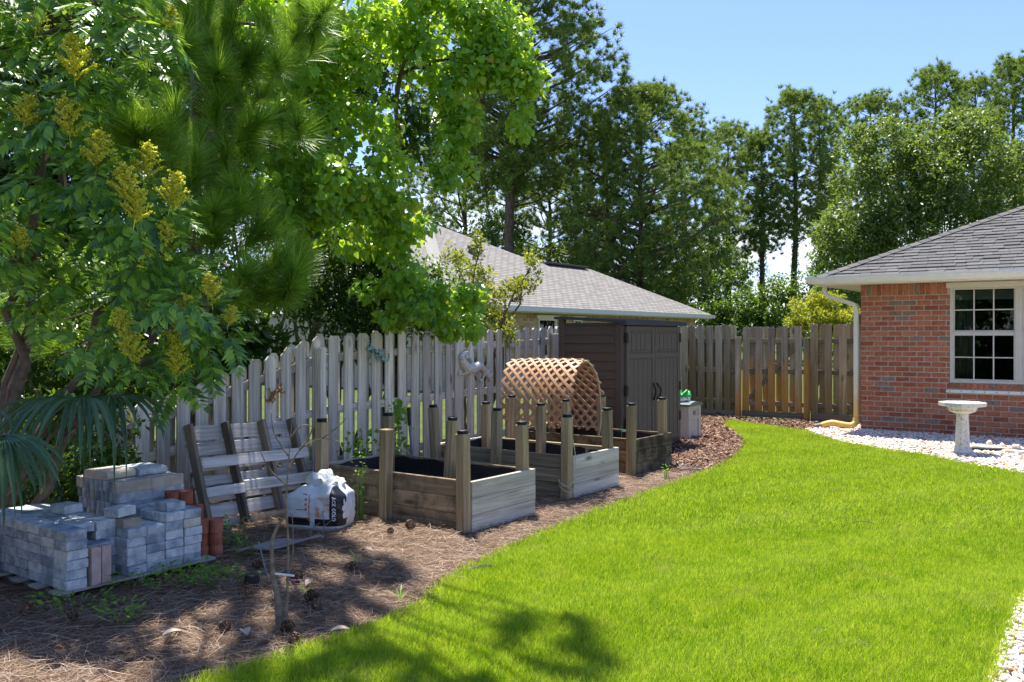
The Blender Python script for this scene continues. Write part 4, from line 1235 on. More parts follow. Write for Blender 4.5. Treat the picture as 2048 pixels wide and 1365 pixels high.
# rear stack of bullnose copings
bull = {}
def bull_mesh(mt, s):
    if (mt.name, s) not in bull:
        m = MB(); L, w_, h_ = 0.258, 0.0635, 0.0775
        ring = []
        for i in range(7): t_ = math.pi*i/6; ring.append((-0.0-0.022*math.sin(t_), -w_/2*math.cos(t_)*0.98))
        ring += [(L, w_/2*.98), (L, -w_/2*.98)]
        n = len(ring)
        e = 0.003
        m.add([(x_, y_, 0) for y_, x_ in ring] + [(x_, y_, h_-.001) for y_, x_ in ring], [tuple(range(n))[::-1], tuple(range(n,2*n))]+[(i,(i+1) % n,(i+1) % n+n,i+n) for i in range(n)])
        bull[(mt.name, s)] = m.mesh('coping_block', mt)
    return bull[(mt.name, s)]
G3 = 'rounded coping blocks in the tall rear stack'; L3 = 'grey round nosed coping block in the tall stack by the fence'
for lay_ in range(7):
    for c in range(9):
        if c == 0 or c == 8 or lay_ in (4, 5, 6) or True:
            for r_ in range(2):
                if lay_ == 6 and (r_ == 1 and c > 4): continue
                if r_ == 1 and 1 < c and lay_ < 6: continue
                if r_ == 0 and 1 < c < 8 and lay_ < 3: continue
                b = -6.13-0.0645*(c+.5)-(0.02 if lay_ % 2 else 0)
                mt = M_pavt if prng.random() < 0.16 else M_pav
                o = inst('coping_block', bull_mesh(mt, prng.randint(0,1)), None, W(b, 3.62+0.262*r_+prng.uniform(-.006,.006)+(0.1*0 if lay_ < 6 else -0.02), 0.012+lay_*0.078), (0,0,YA+prng.uniform(-.02,.02)))
                tag(o, '%s round nosed coping block in the %s layer of the tall stack by the fence' % ('tan' if mt is M_pavt else 'grey', ORD[lay_]), 'coping block', G3)
for k, (bb, aa) in enumerate(((-6.42, 3.58), (-6.33, 3.80))):
    m = MB(); ring = [(-0.0, 0.0)]
    w_, h_, L = 0.25, 0.062, 0.235
    ringp = [(-w_/2+ -0.03*math.sin(math.pi*i/6), h_/2-h_/2*math.cos(math.pi*i/6)) for i in range(7)] + [(w_/2+0.03*math.sin(math.pi*i/6), h_/2+h_/2*math.cos(math.pi*i/6)) for i in range(7)]
    n = len(ringp)
    m.add([(x_, 0, z_) for x_, z_ in ringp]+[(x_, L, z_) for x_, z_ in ringp], [tuple(range(n)), tuple(range(n,2*n))[::-1]]+[(i,i+n,(i+1) % n+n,(i+1) % n) for i in range(n)])
    o = m.build('coping_slab', M_pavt if k == 0 else M_pav, None, W(bb, aa, 0.012+7*0.078), (0,0,YA+R(0 if k else 3)))
    if k: o.location = W(-6.40, 3.83, 0.012+7*0.078)
    tag(o, 'grey bullnose slab lying flat on top of the tall stack' if k else 'tan stained bullnose slab lying flat on top of the tall stack', 'coping slab')
# red scalloped edging blocks
m = MB()
outl = []
for s_ in (0, 1):
    for i in range(8): t_ = math.pi*i/7; outl.append((0.0+0.05*math.sin(t_), -0.05+0.1*s_+(-0.05*math.cos(t_))*0.98))
outl += [(-0.09, 0.10), (-0.09, -0.10)]
n = len(outl)
m.add([(x_, y_, 0) for x_, y_ in outl]+[(x_, y_, 0.09) for x_, y_ in outl], [tuple(range(n))[::-1], tuple(range(n,2*n))]+[(i,(i+1) % n,(i+1) % n+n,i+n) for i in range(n)])
redme = m.mesh('edging_block', M_red)
for si, (bb, aa, nl) in enumerate(((-5.66,4.02,3), (-5.80,3.95,4), (-5.98,3.98,5))):
    for l in range(nl):
        o = inst('edging_block', redme, None, W(bb+prng.uniform(-.006,.006), aa+prng.uniform(-.006,.006), 0.002+l*0.0905), (0,0,YA+R(-30)+prng.uniform(-.05,.05)))
        tag(o, 'terracotta scalloped edging block, %s in the %s red stack' % (ORD[l], ('three high','four high','five high')[si]), 'edging block', 'red edging blocks')
# ------------------------------------------------------------------ soil bag with print
bagp = W(-5.80, 5.22)
bag = thing('soil_bag', 'crumpled white potting soil bag with black and orange print and GOLD lettering', 'bag', (bagp.x, bagp.y, 0.0), R(-14))
BRX, BRY, BH = 0.25, 0.17, 0.355
def bagS(ang, v):
    """surface of the bag: angle round it (0 = +x, -90 deg = camera side) and height 0..1"""
    c, s = math.cos(ang), math.sin(ang)
    sq = 5.5
    r = (abs(c)**sq+abs(s)**sq)**(-1/sq)
    sh = (0.93+0.07*min(1, v/0.15)) * (1.0 if v < 0.80 else 1-(v-0.80)/0.20*0.30)
    bul = 1+0.06*math.sin(math.pi*min(1, v*1.1))
    q = Vector((c*r*1.6, s*r*1.6, v*2.4))
    d = 0.045*noise.turbulence(q*1.7, 3, False)+0.03*noise.noise(q*5)+0.02*abs(noise.noise(q*9))+0.012*math.sin(v*26+6*noise.noise(q*2))
    x = BRX*r*c*sh*bul*(1+d*0.6); y = BRY*r*s*sh*bul*(1+d)
    z = BH*v*(1+0.10*math.cos(ang)*(v > 0.3)*(v-0.3)+0.06*noise.noise(Vector((c*2,s*2,0.3)))*v)
    return Vector((x, y, z))
t = NT('printed_bag_plastic')
x, y, z = t.xyz(t.n('ShaderNodeTexCoord').outputs['Object'])
def band(v, a, b): return t.math('MULTIPLY', t.math('GREATER_THAN', v, a), t.math('LESS_THAN', v, b))
nn = t.noise(t.coord('Object',(1,1,1)), 9, 4)
col = t.mixc(t.mapr(nn,0.4,0.65,0,0.5), (0.66,0.68,0.70), (0.50,0.53,0.56))
front = t.math('LESS_THAN', y, -0.05)
lo_ = t.math('MULTIPLY', front, band(z, 0.045, 0.105))
lo1 = t.math('MULTIPLY', lo_, t.math('ADD', band(x,-0.235,-0.01), band(x,0.035,0.30)))
wedge = t.math('MULTIPLY', front, t.math('MULTIPLY', t.math('GREATER_THAN', x, t.math('SUBTRACT', 0.165, t.math('MULTIPLY', z, 0.0))), t.math('MULTIPLY', t.math('GREATER_THAN', z, 0.045), t.math('LESS_THAN', x, 0.262))))
og = t.math('MULTIPLY', front, t.math('MULTIPLY', band(x, 0.035, 0.165), band(z, 0.11, 0.28)))
col = t.mixc(t.math('MULTIPLY', og, t.mapr(t.noise(t.coord('Object',(1,1,1)),14,3),0.45,0.62)), col, (0.62,0.27,0.13))
dots = t.math('MULTIPLY', front, t.math('MULTIPLY', band(x,-0.055,-0.035), t.math('MULTIPLY', band(z,0.15,0.30), t.math('GREATER_THAN', t.math('SINE', t.math('MULTIPLY', z, 150)), 0.1))))
ln1 = t.math('MULTIPLY', front, t.math('MULTIPLY', band(x,-0.02,-0.012), band(z,0.11,0.30)))
ln2 = t.math('MULTIPLY', front, t.math('MULTIPLY', band(x,-0.235,-0.012), band(z,0.105,0.112)))
col = t.mixc(t.math('MAXIMUM', dots, t.math('MAXIMUM', ln1, ln2)), col, (0.50,0.13,0.02))
tx = t.math('MULTIPLY', front, t.math('MULTIPLY', band(x,-0.14,-0.045), t.math('ADD', band(z,0.170,0.176), t.math('MULTIPLY', band(z,0.300,0.306), band(x,-0.08,-0.04)))))
col = t.mixc(tx, col, (0.03,0.03,0.04))
col = t.mixc(t.math('MAXIMUM', lo1, wedge), col, (0.012,0.012,0.016))
M_bagp = t.done(t.bsdf(col, 0.38, 0.45, nn, 0.3, 0.01))
m = MB(); n, kz = 72, 26
for j in range(kz+1):
    for i in range(n): m.v.append(tuple(bagS(2*math.pi*i/n, j/kz)))
for j in range(kz):
    for i in range(n): m.f.append((j*n+i, j*n+(i+1) % n, (j+1)*n+(i+1) % n, (j+1)*n+i))
m.f.append(tuple(range(n))[::-1])
# crumpled open top folding inward
b0 = kz*n
for lev, (sc_, dz) in enumerate(((0.75,0.01),(0.5,-0.03),(0.25,-0.02))):
    for i in range(n):
        p = bagS(2*math.pi*i/n, 1.0)
        m.v.append((p.x*sc_, p.y*sc_, p.z+dz+0.035*noise.noise(Vector((p.x*14*sc_, p.y*14*sc_, lev)))))
    for i in range(n): m.f.append((b0+lev*n+i, b0+lev*n+(i+1) % n, b0+(lev+1)*n+(i+1) % n, b0+(lev+1)*n+i))
m.f.append(tuple(b0+3*n+i for i in range(n)))
m.build('sack', M_bagp, bag, smooth=True)
# lettering reading downward on the black side, laid onto the bag's surface
M_ink = plain('white_ink', (0.78,0.78,0.78), 0.5, 0.3, 0.02)
def text_mesh(txt, size, name):
    cu = bpy.data.curves.new(name, 'FONT'); cu.body = txt; cu.size = size; cu.extrude = 0.0005; cu.align_x = 'LEFT'
    cu.space_character = 1.08; cu.offset = 0.0012
    o = bpy.data.objects.new(name, cu); C.objects.link(o)
    dg = bpy.context.evaluated_depsgraph_get(); me = bpy.data.meshes.new_from_object(o.evaluated_get(dg))
    C.objects.unlink(o); bpy.data.objects.remove(o); return me
def front_point(x, z):
    # nearest bag surface point on the camera side for given local x, z
    best = None
    lo, hi = R(-178), R(-2)
    for _ in range(28):
        mid = (lo+hi)/2
        if bagS(mid, min(1, z/BH)).x < x: lo = mid
        else: hi = mid
    return bagS((lo+hi)/2, min(1, z/BH)).y
me = text_mesh('ACK GOLD', 0.043, 'lettering')
me.materials.clear(); me.materials.append(M_ink)
for v in me.vertices:
    tx_, ty_, tz_ = v.co
    x = 0.190+ty_*0.95; z = 0.290-tx_*0.86
    v.co = (x, front_point(x, z)-0.0035-tz_, z)
inst('lettering', me, bag)
t = NT('clear_plastic_bag')
nn = t.noise(t.coord('Object',(1,1,1)), 7, 3)
x, y, z = t.xyz(t.n('ShaderNodeTexCoord').outputs['Object'])
f = t.math('MULTIPLY', t.mapr(nn,0.56,0.60), t.math('LESS_THAN', x, 0.03))
M_clear = t.done(t.bsdf(t.mixc(f, (0.66,0.67,0.63), (0.04,0.34,0.16)), 0.3, 0.5))
cb = inst('plastic_bag', crumple('plastic_bag', 0.17, 0.09, 0.10, 0.05, 2.0, M_clear, 2.4, 40, 14, 0.5).mesh('plastic_bag', M_clear, True), None, (bagp.x+0.03, bagp.y+0.03, 0.33), (R(8), R(14), R(-14)))
tag(cb, 'crumpled translucent bag with green print lying on the soil bag', 'bag')

# ------------------------------------------------------------------ lizard ornaments on the fence
def curve_pts(pts, n=6): return [Vector(p) for p in catmull(pts, n)]
def radii(r, n):
    return list(np.interp(np.linspace(0,1,n), np.linspace(0,1,len(r)), r))
def lizard(name, label, spine, rad, legs, m, vox=0.006, toe=0.03, flat=0.7):
    mb = MB()
    P = curve_pts(spine); mb.tube(P, radii(rad, len(P)), 10)
    for leg, r in legs:
        L = curve_pts(leg, 4); mb.tube(L, radii((r, r*0.8, r*0.6), len(L)), 8)
        e = L[-1]; d = (L[-1]-L[-3]).normalized(); s = Vector((-d.z, 0, d.x))
        for k in (-1.1, -0.5, 0.1, 0.7):
            q = (d+s*k).normalized()
            mb.tube([e, e+q*toe*0.6, e+q*toe], [r*0.38, r*0.34, r*0.42], 6)
    o = mb.build(name, m, None, smooth=True)
    md = o.modifiers.new('merge', 'REMESH'); md.mode = 'VOXEL'; md.voxel_size = vox; md.use_smooth_shade = True
    o.location = FS; o.rotation_euler = (0, 0, fang)
    return tag(o, label, 'wall ornament')
def fp(px, py, out=0.03):
    s_, z_ = fence_at(px, py); return Vector((s_, -0.05-out, z_))
t = NT('verdigris_metal'); nn = t.noise(t.coord('Object',(1,1,1)), 45, 4)
M_blue = t.done(t.bsdf(t.ramp(nn,[(0.38,(0.03,0.08,0.09)),(0.5,(0.14,0.40,0.42)),(0.68,(0.48,0.70,0.70))]), 0.55, 0.35))
t = NT('white_painted_lizard'); nn = t.noise(t.coord('Object',(1,1,1)), 60, 4)
M_wliz = t.done(t.bsdf(t.ramp(nn,[(0.36,(0.22,0.19,0.16)),(0.46,(0.60,0.57,0.52)),(0.7,(0.76,0.73,0.68))]), 0.6, 0.3))
M_rust = plain('rusty_metal', (0.30,0.13,0.05), 0.7, 0.2, 0.45, 30, 0.4)
lizard('lizard_ornament', 'verdigris blue gecko ornament hung on the fence', [fp(731,700), fp(736,697), fp(744,700), fp(752,707), fp(760,716), fp(767,723), fp(773,719), fp(774,709), fp(771,706)],
       [0.014,0.024,0.022,0.027,0.022,0.014,0.010,0.007,0.004], [([fp(740,698), fp(737,691), fp(733,685)],0.012), ([fp(741,703), fp(738,708), fp(740,713)],0.012), ([fp(753,706), fp(757,699), fp(763,700)],0.012), ([fp(752,710), fp(748,715), fp(751,720)],0.012)], M_blue, 0.005, 0.035)
lizard('lizard_ornament', 'large white lizard ornament climbing down the fence', [fp(978,761), fp(974,752), fp(965,741), fp(954,732), fp(943,737), fp(932,737), fp(923,726), fp(920,714), fp(926,706), fp(933,704)],
       [0.018,0.040,0.036,0.062,0.072,0.070,0.058,0.040,0.024,0.012], [([fp(965,740), fp(966,750), fp(961,759)],0.020), ([fp(970,745), fp(976,741), fp(979,746)],0.018), ([fp(936,742), fp(928,748), fp(919,748)],0.020), ([fp(942,730), fp(938,718), fp(933,715)],0.022)], M_wliz, 0.008, 0.06)
lizard('lizard_ornament', 'small rusty brown gecko ornament on the sloping fence', [fp(559,779), fp(553,781), fp(546,785), fp(541,792), fp(537,800), fp(531,803), fp(526,797), fp(525,790)],
       [0.012,0.018,0.017,0.019,0.014,0.008,0.006,0.004], [([fp(553,779), fp(552,773), fp(556,769)],0.009), ([fp(554,783), fp(559,786), fp(563,785)],0.009), ([fp(542,788), fp(537,785), fp(535,781)],0.009), ([fp(541,794), fp(546,799), fp(543,803)],0.009)], M_rust, 0.005, 0.03)

# ------------------------------------------------------------------ bird bath
M_conc = (lambda t, nn: t.done(t.bsdf(t.ramp(nn,[(0.34,(0.22,0.21,0.19)),(0.44,(0.62,0.59,0.54)),(0.7,(0.74,0.71,0.66))]), 0.9, 0.1, nn, 0.4, 0.006)))(*(lambda t: (t, t.noise(t.coord('Object',(1,1,1)),30,5,0.7)))(NT('speckled_white_concrete')))
bb = thing('bird_bath', 'white concrete bird bath standing in the pebbles', 'bird bath', (6.13, 12.25, 0.0), 0.3)
m = MB(); m.lathe([(0.14,-0.01),(0.145,0.05),(0.13,0.065),(0.105,0.10),(0.10,0.115)], 8); m.build('base', M_conc, bb)
m = MB(); m.lathe([(0.092,0.115),(0.088,0.3),(0.078,0.48),(0.074,0.56)], 8); m.build('pedestal', M_conc, bb)
m = MB(); m.lathe([(0.08,0.56),(0.13,0.575),(0.172,0.60),(0.172,0.622),(0.185,0.64),(0.19,0.655),(0.295,0.665),(0.298,0.715),(0.285,0.718),(0.25,0.69),(0.1,0.67),(0.0,0.668)], 8); m.build('bowl', M_conc, bb)

# edging, stones behind the bird bath
m = MB(); pts = [Vector((6.35,12.62,0.035)), Vector((7.0,12.35,0.035)), Vector((7.8,11.95,0.035)), Vector((8.6,11.5,0.035))]
m.tube(curve_pts(pts,5), 0.032, 8); tag(m.build('landscape_edging', M_black, None, smooth=True), 'black plastic edging tube lying in the pebbles', 'edging')
def rock(name, label, loc, sx, sy, sz, mt, seed, rz=0.0, cat='stone', group=None):
    bm = bmesh.new(); bmesh.ops.create_icosphere(bm, subdivisions=3, radius=0.5)
    for v in bm.verts:
        q = v.co*2.2+Vector((seed*3.1,0,0)); v.co *= 1+0.35*noise.noise(q)+0.12*noise.noise(q*3)
        v.co = Vector((v.co.x*sx, v.co.y*sy, max(v.co.z, -0.35)*sz))
    me = bpy.data.meshes.new(name); bm.to_mesh(me); bm.free(); me.materials.append(mt)
    o = inst(name, me, None, loc, (0,0,rz)); return tag(o, label, cat, group)
M_stone = plain('buff_stone', (0.52,0.45,0.36), 0.9, 0.1, 0.25, 16, 0.5)
M_shell = plain('pale_shell', (0.74,0.66,0.58), 0.8, 0.15, 0.15, 40, 0.5)
for k, (px, py, L) in enumerate(((1960,899,0.34), (1995,903,0.40), (2030,910,0.40))):
    g = gr(px, py); rock('edging_stone', 'flat buff stone in the short row behind the bird bath', (g[0], g[1], 0.03), L, 0.14, 0.09, M_stone, k+1, YA, group='buff edging stones')
for k, (px, py) in enumerate(((1979,897), (2005,903), (2029,905), (2036,906))):
    g = gr(px, py); rock('shell', 'knobbly white shell set on the buff stones', (g[0], g[1], 0.075), 0.08, 0.07, 0.08, M_shell, k+11, k, 'shell', 'white shells on the stones')

# ------------------------------------------------------------------ things lying on the pine straw
# weed mat strip
g0, g1, g2, g3 = gr(497,1122), gr(640,1100), gr(628,1088), gr(560,1097)
m = MB(); nn_ = 24
for i in range(nn_):
    u = i/(nn_-1); a = Vector(gr(495,1112)).lerp(Vector(gr(650,1090)), u); wv = 0.17*math.sin(math.pi*min(1, 0.12+u*0.95))**0.5
    for s_ in (-1, 0, 1): m.v.append((a.x+s_*wv*0.5, a.y+s_*wv*0.9, 0.05+0.015*math.sin(u*9)+0.012*noise.noise(Vector((u*6, s_, 2)))))
for i in range(nn_-1):
    for k in (0, 1): m.f.append((i*3+k, i*3+k+1, (i+1)*3+k+1, (i+1)*3+k))
o = m.build('fabric_strip', plain('grey_brown_fabric', (0.22,0.19,0.18), 0.8, 0.15, 0.2, 20), None); o.modifiers.new('thick','SOLIDIFY').thickness = 0.014
tag(o, 'grey brown strip of matting lying on the pine straw', 'mat')
# nursery pot upside down
g = gr(504,1172); pot = thing('nursery_pot', 'small black slotted plastic pot upside down on pine straw', 'pot', (g[0], g[1], 0))
m = MB(); m.lathe([(0.048,0.0),(0.05,0.008),(0.040,0.072),(0.036,0.075)], 20); m.build('body', M_black, pot)
for k in range(20):
    t_ = 2*math.pi*k/20; m = MB(); m.tube([(0.051*math.cos(t_),0.051*math.sin(t_),0.004),(0.041*math.cos(t_),0.041*math.sin(t_),0.07)], 0.003, 4); m.build('rib', M_black, pot)
# pine cones
m = MB()
random.seed(9)
nsc = 70
for i in range(nsc):
    v = (i+0.5)/nsc; t_ = i*2.39996; rr = 0.036*math.sin(math.pi*min(0.97, 0.14+v*0.86))**0.7+0.002
    z = v*0.10; d = Vector((math.cos(t_), math.sin(t_), 0.55 - 0.9*(0.5-v)*0)); s_ = Vector((-math.sin(t_), math.cos(t_), 0)); c0 = Vector((math.cos(t_)*rr*0.45, math.sin(t_)*rr*0.45, z-0.008)); e = c0+d.normalized()*rr*0.85
    m.add([c0-s_*.004, c0+s_*.004, e+s_*.010, e-s_*.010, e+Vector((0,0,.007))+s_*.004, e+Vector((0,0,.007))-s_*.004], [(0,1,2,3),(3,2,4,5),(0,3,5),(1,4,2),(0,5,4,1)])
m.tube([(0,0,0),(0,0,0.05),(0,0,0.1)], [0.014,0.018,0.004], 8)
t = NT('pine_cone_scales')
x, y, z = t.xyz(t.n('ShaderNodeTexCoord').outputs['Object'])
M_cone = t.done(t.bsdf(t.ramp(t.rand('isl'),[(0,(0.06,0.035,0.025)),(0.6,(0.16,0.095,0.06)),(1,(0.30,0.21,0.15))]), 0.8, 0.15))
cone_me = m.mesh('pine_cone', M_cone)
cones = [(42,1235,'beside the paver pallet'),(150,1241,'by the weed tuft under the pallet corner'),(500,1198,'just in front of the black pot'),(460,1265,'near the bare sapling, open and brown'),(610,1206,'beside the thin grass sprout near the sapling'),(640,1225,None),(568,1265,'lying against the foot of the bare sapling'),(580,1296,None),(690,1145,'lying in the sunlit straw before the first bed'),(525,1140,'beside the end of the matting strip'),(780,1070,'at the foot of the uncapped post'),(826,1062,'against the side boards of the first bed'),(585,1166,None)]
for k, (px, py, lb) in enumerate(cones):
    g = gr(px, py); rz = random.uniform(0,6.28)
    o = inst('pine_cone', cone_me, None, (g[0], g[1], 0.028), (R(80)+random.uniform(-.2,.2), random.uniform(-.4,.4), rz), random.uniform(0.62,0.95))
    tag(o, 'brown pine cone '+lb if lb else 'brown pine cone fallen on the shaded pine straw', 'pine cone', 'pine cones on the straw')
# bare sapling
g = gr(562,1252); sp_ = thing('bare_sapling', 'leafless multi stemmed sapling tied with a white strip', 'sapling', (g[0], g[1], 0))
m = MB(); m.tube(curve_pts([(0,0,-0.02),(-0.02,0,0.15),(-0.045,0,0.30),(-0.055,0.01,0.44),(-0.045,0.02,0.50),(-0.02,0.03,0.56),(0.01,0.03,0.60)],5), radii((0.030,0.016,0.012,0.010,0.008,0.005),31), 10); m.build('stem', M_stick, sp_, smooth=True)
m = MB(); m.tube(curve_pts([(0.02,0,-0.02),(0.035,0,0.2),(0.04,0,0.45),(0.03,0,0.7),(0.045,0,0.95),(0.06,0.02,1.18)],5), radii((0.020,0.008,0.006,0.005,0.0035,0.0022),26), 8); m.build('stem', M_stick, sp_, smooth=True)
tw = [((0.035,0,0.85),(0.10,0.02,0.98),(0.22,0.05,1.04),(0.36,0.1,1.0)), ((0.04,0,0.95),(-0.04,0,1.08),(-0.06,0.02,1.20)), ((0.10,0.02,0.98),(0.16,0.0,1.06),(0.19,-0.02,1.15)), ((0.035,0,0.78),(-0.06,-0.02,0.88),(-0.12,-0.02,1.0)), ((0.22,0.05,1.04),(0.30,0.05,1.10),(0.36,0.05,1.16)), ((0.03,0,0.25),(0.06,0.03,0.4),(0.055,0.03,0.62)), ((0.05,0,1.05),(0.12,0,1.12),(0.2,0.02,1.10))]
for q in tw:
    m = MB(); m.tube(curve_pts(q,4), radii((0.006,0.004,0.002), 4*(len(q)-1)+1), 6); m.build('twig', M_stick, sp_, smooth=True)
m = MB(); m.bbox(-0.06,0.05,-0.028,-0.016,0.287,0.297,.002); m.build('tie', M_white, sp_, rot=(0,R(6),0))
# dry twigs in front of the bag
g = gr(640,1090); dt = thing('dry_twig', 'thin dry forked twigs standing before the soil bag', 'twig', (g[0], g[1], 0))
for q in (((0,0,0),(-0.02,0,0.12),(-0.10,0,0.20)), ((0,0,0),(0.03,0,0.14),(0.02,0,0.26)), ((0.03,0,0.14),(0.10,0,0.20),(0.13,0,0.23)), ((-0.10,0,0.0),(-0.06,0,0.12),(0.0,0,0.17))):
    m = MB(); m.tube(curve_pts(q,4), 0.0035, 5); m.build('twig', M_stick, dt)
# stake, fork handle, pink tape, slate pieces
g = gr(538,1165); m = MB(); m.tube([(g[0],g[1],0),(g[0]-0.07,g[1],0.27)], 0.0045, 6); tag(m.build('wire_stake', plain('green_grey_wire', (0.16,0.24,0.22), 0.5), None), 'thin green metal stake leaning near the sapling', 'stake')
g = gr(598,1170); m = MB(); m.bbox(-0.05,0.05,-0.006,0.006,0.026,0.034,.002); tag(m.build('marking_tape', plain('pink_tape', (0.62,0.20,0.36), 0.5), None, (g[0],g[1],0), (0,0.05,0.2)), 'short pink tape strip on the pine straw', 'tape')
fk = thing('fork_handle', 'garden tool with black grip leaning behind the first bed', 'garden tool', at(826,925,9.75))
fk.location.z = 0.18
m = MB(); m.tube([(0,0,0),(-0.045,0.06,0.46)], 0.013, 8); m.build('shaft', plain('blue_grey_shaft', (0.14,0.18,0.24), 0.5), fk)
m = MB(); m.tube([(-0.045,0.06,0.46),(-0.056,0.075,0.66)], [0.018,0.020], 10); m.build('grip', M_black, fk)
for k, (px, py) in enumerate(((1385,941), (1362,934))):
    g = gr(px, py); rock('slate_piece', ('dark flat slate piece where the mulch meets the straw', 'dark flat slate piece beside the blackened bed end')[k], (g[0], g[1], 0.012), 0.34, 0.16, 0.05, plain('dark_slate', (0.05,0.055,0.065), 0.6), k+31, 0.2+k)
g = gr(960,1140); rock('slate_piece', 'dark slate sliver at the lawn edge by the sunny straw', (g[0], g[1], 0.015), 0.22, 0.06, 0.04, plain('black_slate', (0.02,0.022,0.028), 0.5), 41, 0.45)
for k, (px, py, lb) in enumerate(((545,1060,'curled pale dead leaf near the pallet foot'), (620,1178,'curled pale dead leaf near the pink tape'), (735,1112,'curled tan dead leaf in the sunny straw'), (345,1282,'pale flat chip of bark on the straw'), (490,1279,'pale dead leaf beside a pine cone'), (680,1276,'pale dead leaf close to the lawn edge'))):
    g = gr(px, py); m = MB()
    for i in range(7):
        u = i/6
        for s_ in (-1, 0, 1): m.v.append((u*0.10-0.05, s_*0.028*math.sin(math.pi*(0.1+0.8*u)), 0.03+0.012*abs(s_)+0.015*math.sin(u*3)))
    for i in range(6):
        for s_ in (0, 1): m.f.append((i*3+s_, i*3+s_+1, (i+1)*3+s_+1, (i+1)*3+s_))
    o = m.build('dead_leaf', plain('dead_leaf_tan', (0.45,0.37,0.29), 0.8, 0.1, 0.2, 40), None, (g[0],g[1],0), (0,0,k*1.3)); o.modifiers.new('t','SOLIDIFY').thickness = 0.002
    tag(o, lb, 'dead leaf')
# small twig pieces on the lawn
for k, (px, py, L, lb) in enumerate(((1726,1060,0.16,'short brown twig lying on the lawn below the bird bath'), (1640,1284,0.14,'pale pine needle pair lying on the lawn'), (1725,1310,0.12,'tan pine needle lying near the gravel corner'))):
    g = gr(px, py); m = MB(); m.tube(curve_pts([(-L/2,0,0.062),(0,0.01,0.07),(L/2,-0.01,0.06)],4), 0.004 if k == 0 else 0.0018, 5); tag(m.build('lawn_twig', M_stick, None, (g[0],g[1],0), (0,0,-0.2+k)), lb, 'twig')
# seedlings
M_weed = leafmat('weed_leaf', [(0,(0.08,0.22,0.02)),(0.6,(0.16,0.36,0.035)),(1,(0.24,0.44,0.05))], (0.45,0.65,0.04))
def weed(name, label, x, y, n, spread, size, hgt, group=None, z=0.0, rx=1.0, ry=1.0, up=0.4, cat='weed'):
    a = rng.uniform(0,6.283,n); rr = spread*np.sqrt(rng.uniform(0,1,n))
    P = np.stack([rr*np.cos(a)*rx, rr*np.sin(a)*ry, rng.uniform(0.015,hgt,n)],1)
    T = np.stack([np.cos(a), np.sin(a), rng.normal(up,0.3,n)],1); N = np.stack([rng.normal(0,.35,n), rng.normal(-0.1,.35,n), np.ones(n)],1)
    v, f = scatter(P, T, N, rng.uniform(size*0.6,size,n), *OVAL)
    ro = thing(name, label, cat, (x, y, z), 0, group)
    inst('leaves', fastmesh('leaves', v, f, M_weed), ro)['kind'] = 'stuff'
    m = MB()
    for k in rng.integers(0, n, min(n, 14)): m.tube([(P[k,0]*0.7, P[k,1]*0.7, 0), tuple(P[k])], 0.002, 4)
    m.build('stem', M_weed, ro, kind='stuff')
    return ro
gw = 'green seedlings on the straw'
for (px, py, n, s, lb) in ((290,1168,190,0.26,'leafy green weed patch before the four column paver block'), (370,1165,130,0.22,'low green creeper running along the paver pallet'), (440,1168,60,0.16,'sparse green weeds beyond the paver pallet corner'),
                           (150,1222,70,0.16,'green weed tuft under the corner of the paver pallet'), (240,1245,45,0.13,'small feathery weed on straw in front of the pink pavers'), (470,1090,60,0.10,'upright green weed beside the red edging blocks'), (500,1112,30,0.09,'green seedling at the end of the matting strip'),
                           (800,1038,14,0.04,'tiny seedling at the foot of the uncapped post'), (1325,925,0,0,None)):
    if n:
        g = gr(px, py); weed('weed', lb, g[0], g[1], n, s, 0.055, 0.11 if 'upright' not in lb else 0.22, rx=1.5 if s > 0.15 else 1.0)
g = W(-4.72, 9.26); weed('weed', 'bright seedling against the blackened bed end', g.x+0.12, g.y-0.10, 22, 0.04, 0.05, 0.16)
for k, (bb_, aa_) in enumerate(((-5.6,6.15), (-5.2,6.2), (-5.9,6.4))):
    q = W(bb_, aa_); weed('weed', 'small seedling sprouting inside the first raised bed', q.x, q.y, 26, 0.06, 0.05, 0.12, 'seedlings in the first bed', 0.15)
# yellow green sprig rising beside the bag
q = W(-5.72, 5.62); sg = weed('sprig_plant', 'yellow green feathery sprig growing between bag and bed', q.x-0.02, q.y-0.02, 70, 0.05, 0.05, 0.60, up=0.1, cat='plant')
# creeper between the fence and the first bed
for k, (px, py, Y, lb) in enumerate(((725,915,9.9,'green creeper at the fence foot behind the first bed'), (795,860,10.3,'small vine climbing the fence gap above the tool'))):
    p = at(px, py, Y); n = 130; zs = rng.uniform(-0.25,0.30,n)*(1.2 if k else 1.0)
    P = np.stack([rng.normal(0,0.10 if k == 0 else 0.06,n), rng.normal(0,0.05,n), zs],1)
    v, f = scatter(P, rng.normal(0,1,(n,3))+np.array([0,-.3,-.4]), rng.normal(0,.5,(n,3))+np.array([0,-1,.5]), rng.uniform(0.03,0.06,n), *HEART)
    ro = thing('creeper', lb, 'vine', (p.x, p.y, p.z)); inst('leaves', fastmesh('leaves', v, f, M_weed), ro)['kind'] = 'stuff'
    m = MB(); m.tube([(0,0.02,-p.z),(0.02,0.03,-0.1),(-0.02,0.02,0.28)], 0.004, 5); m.build('stem', M_twig, ro)
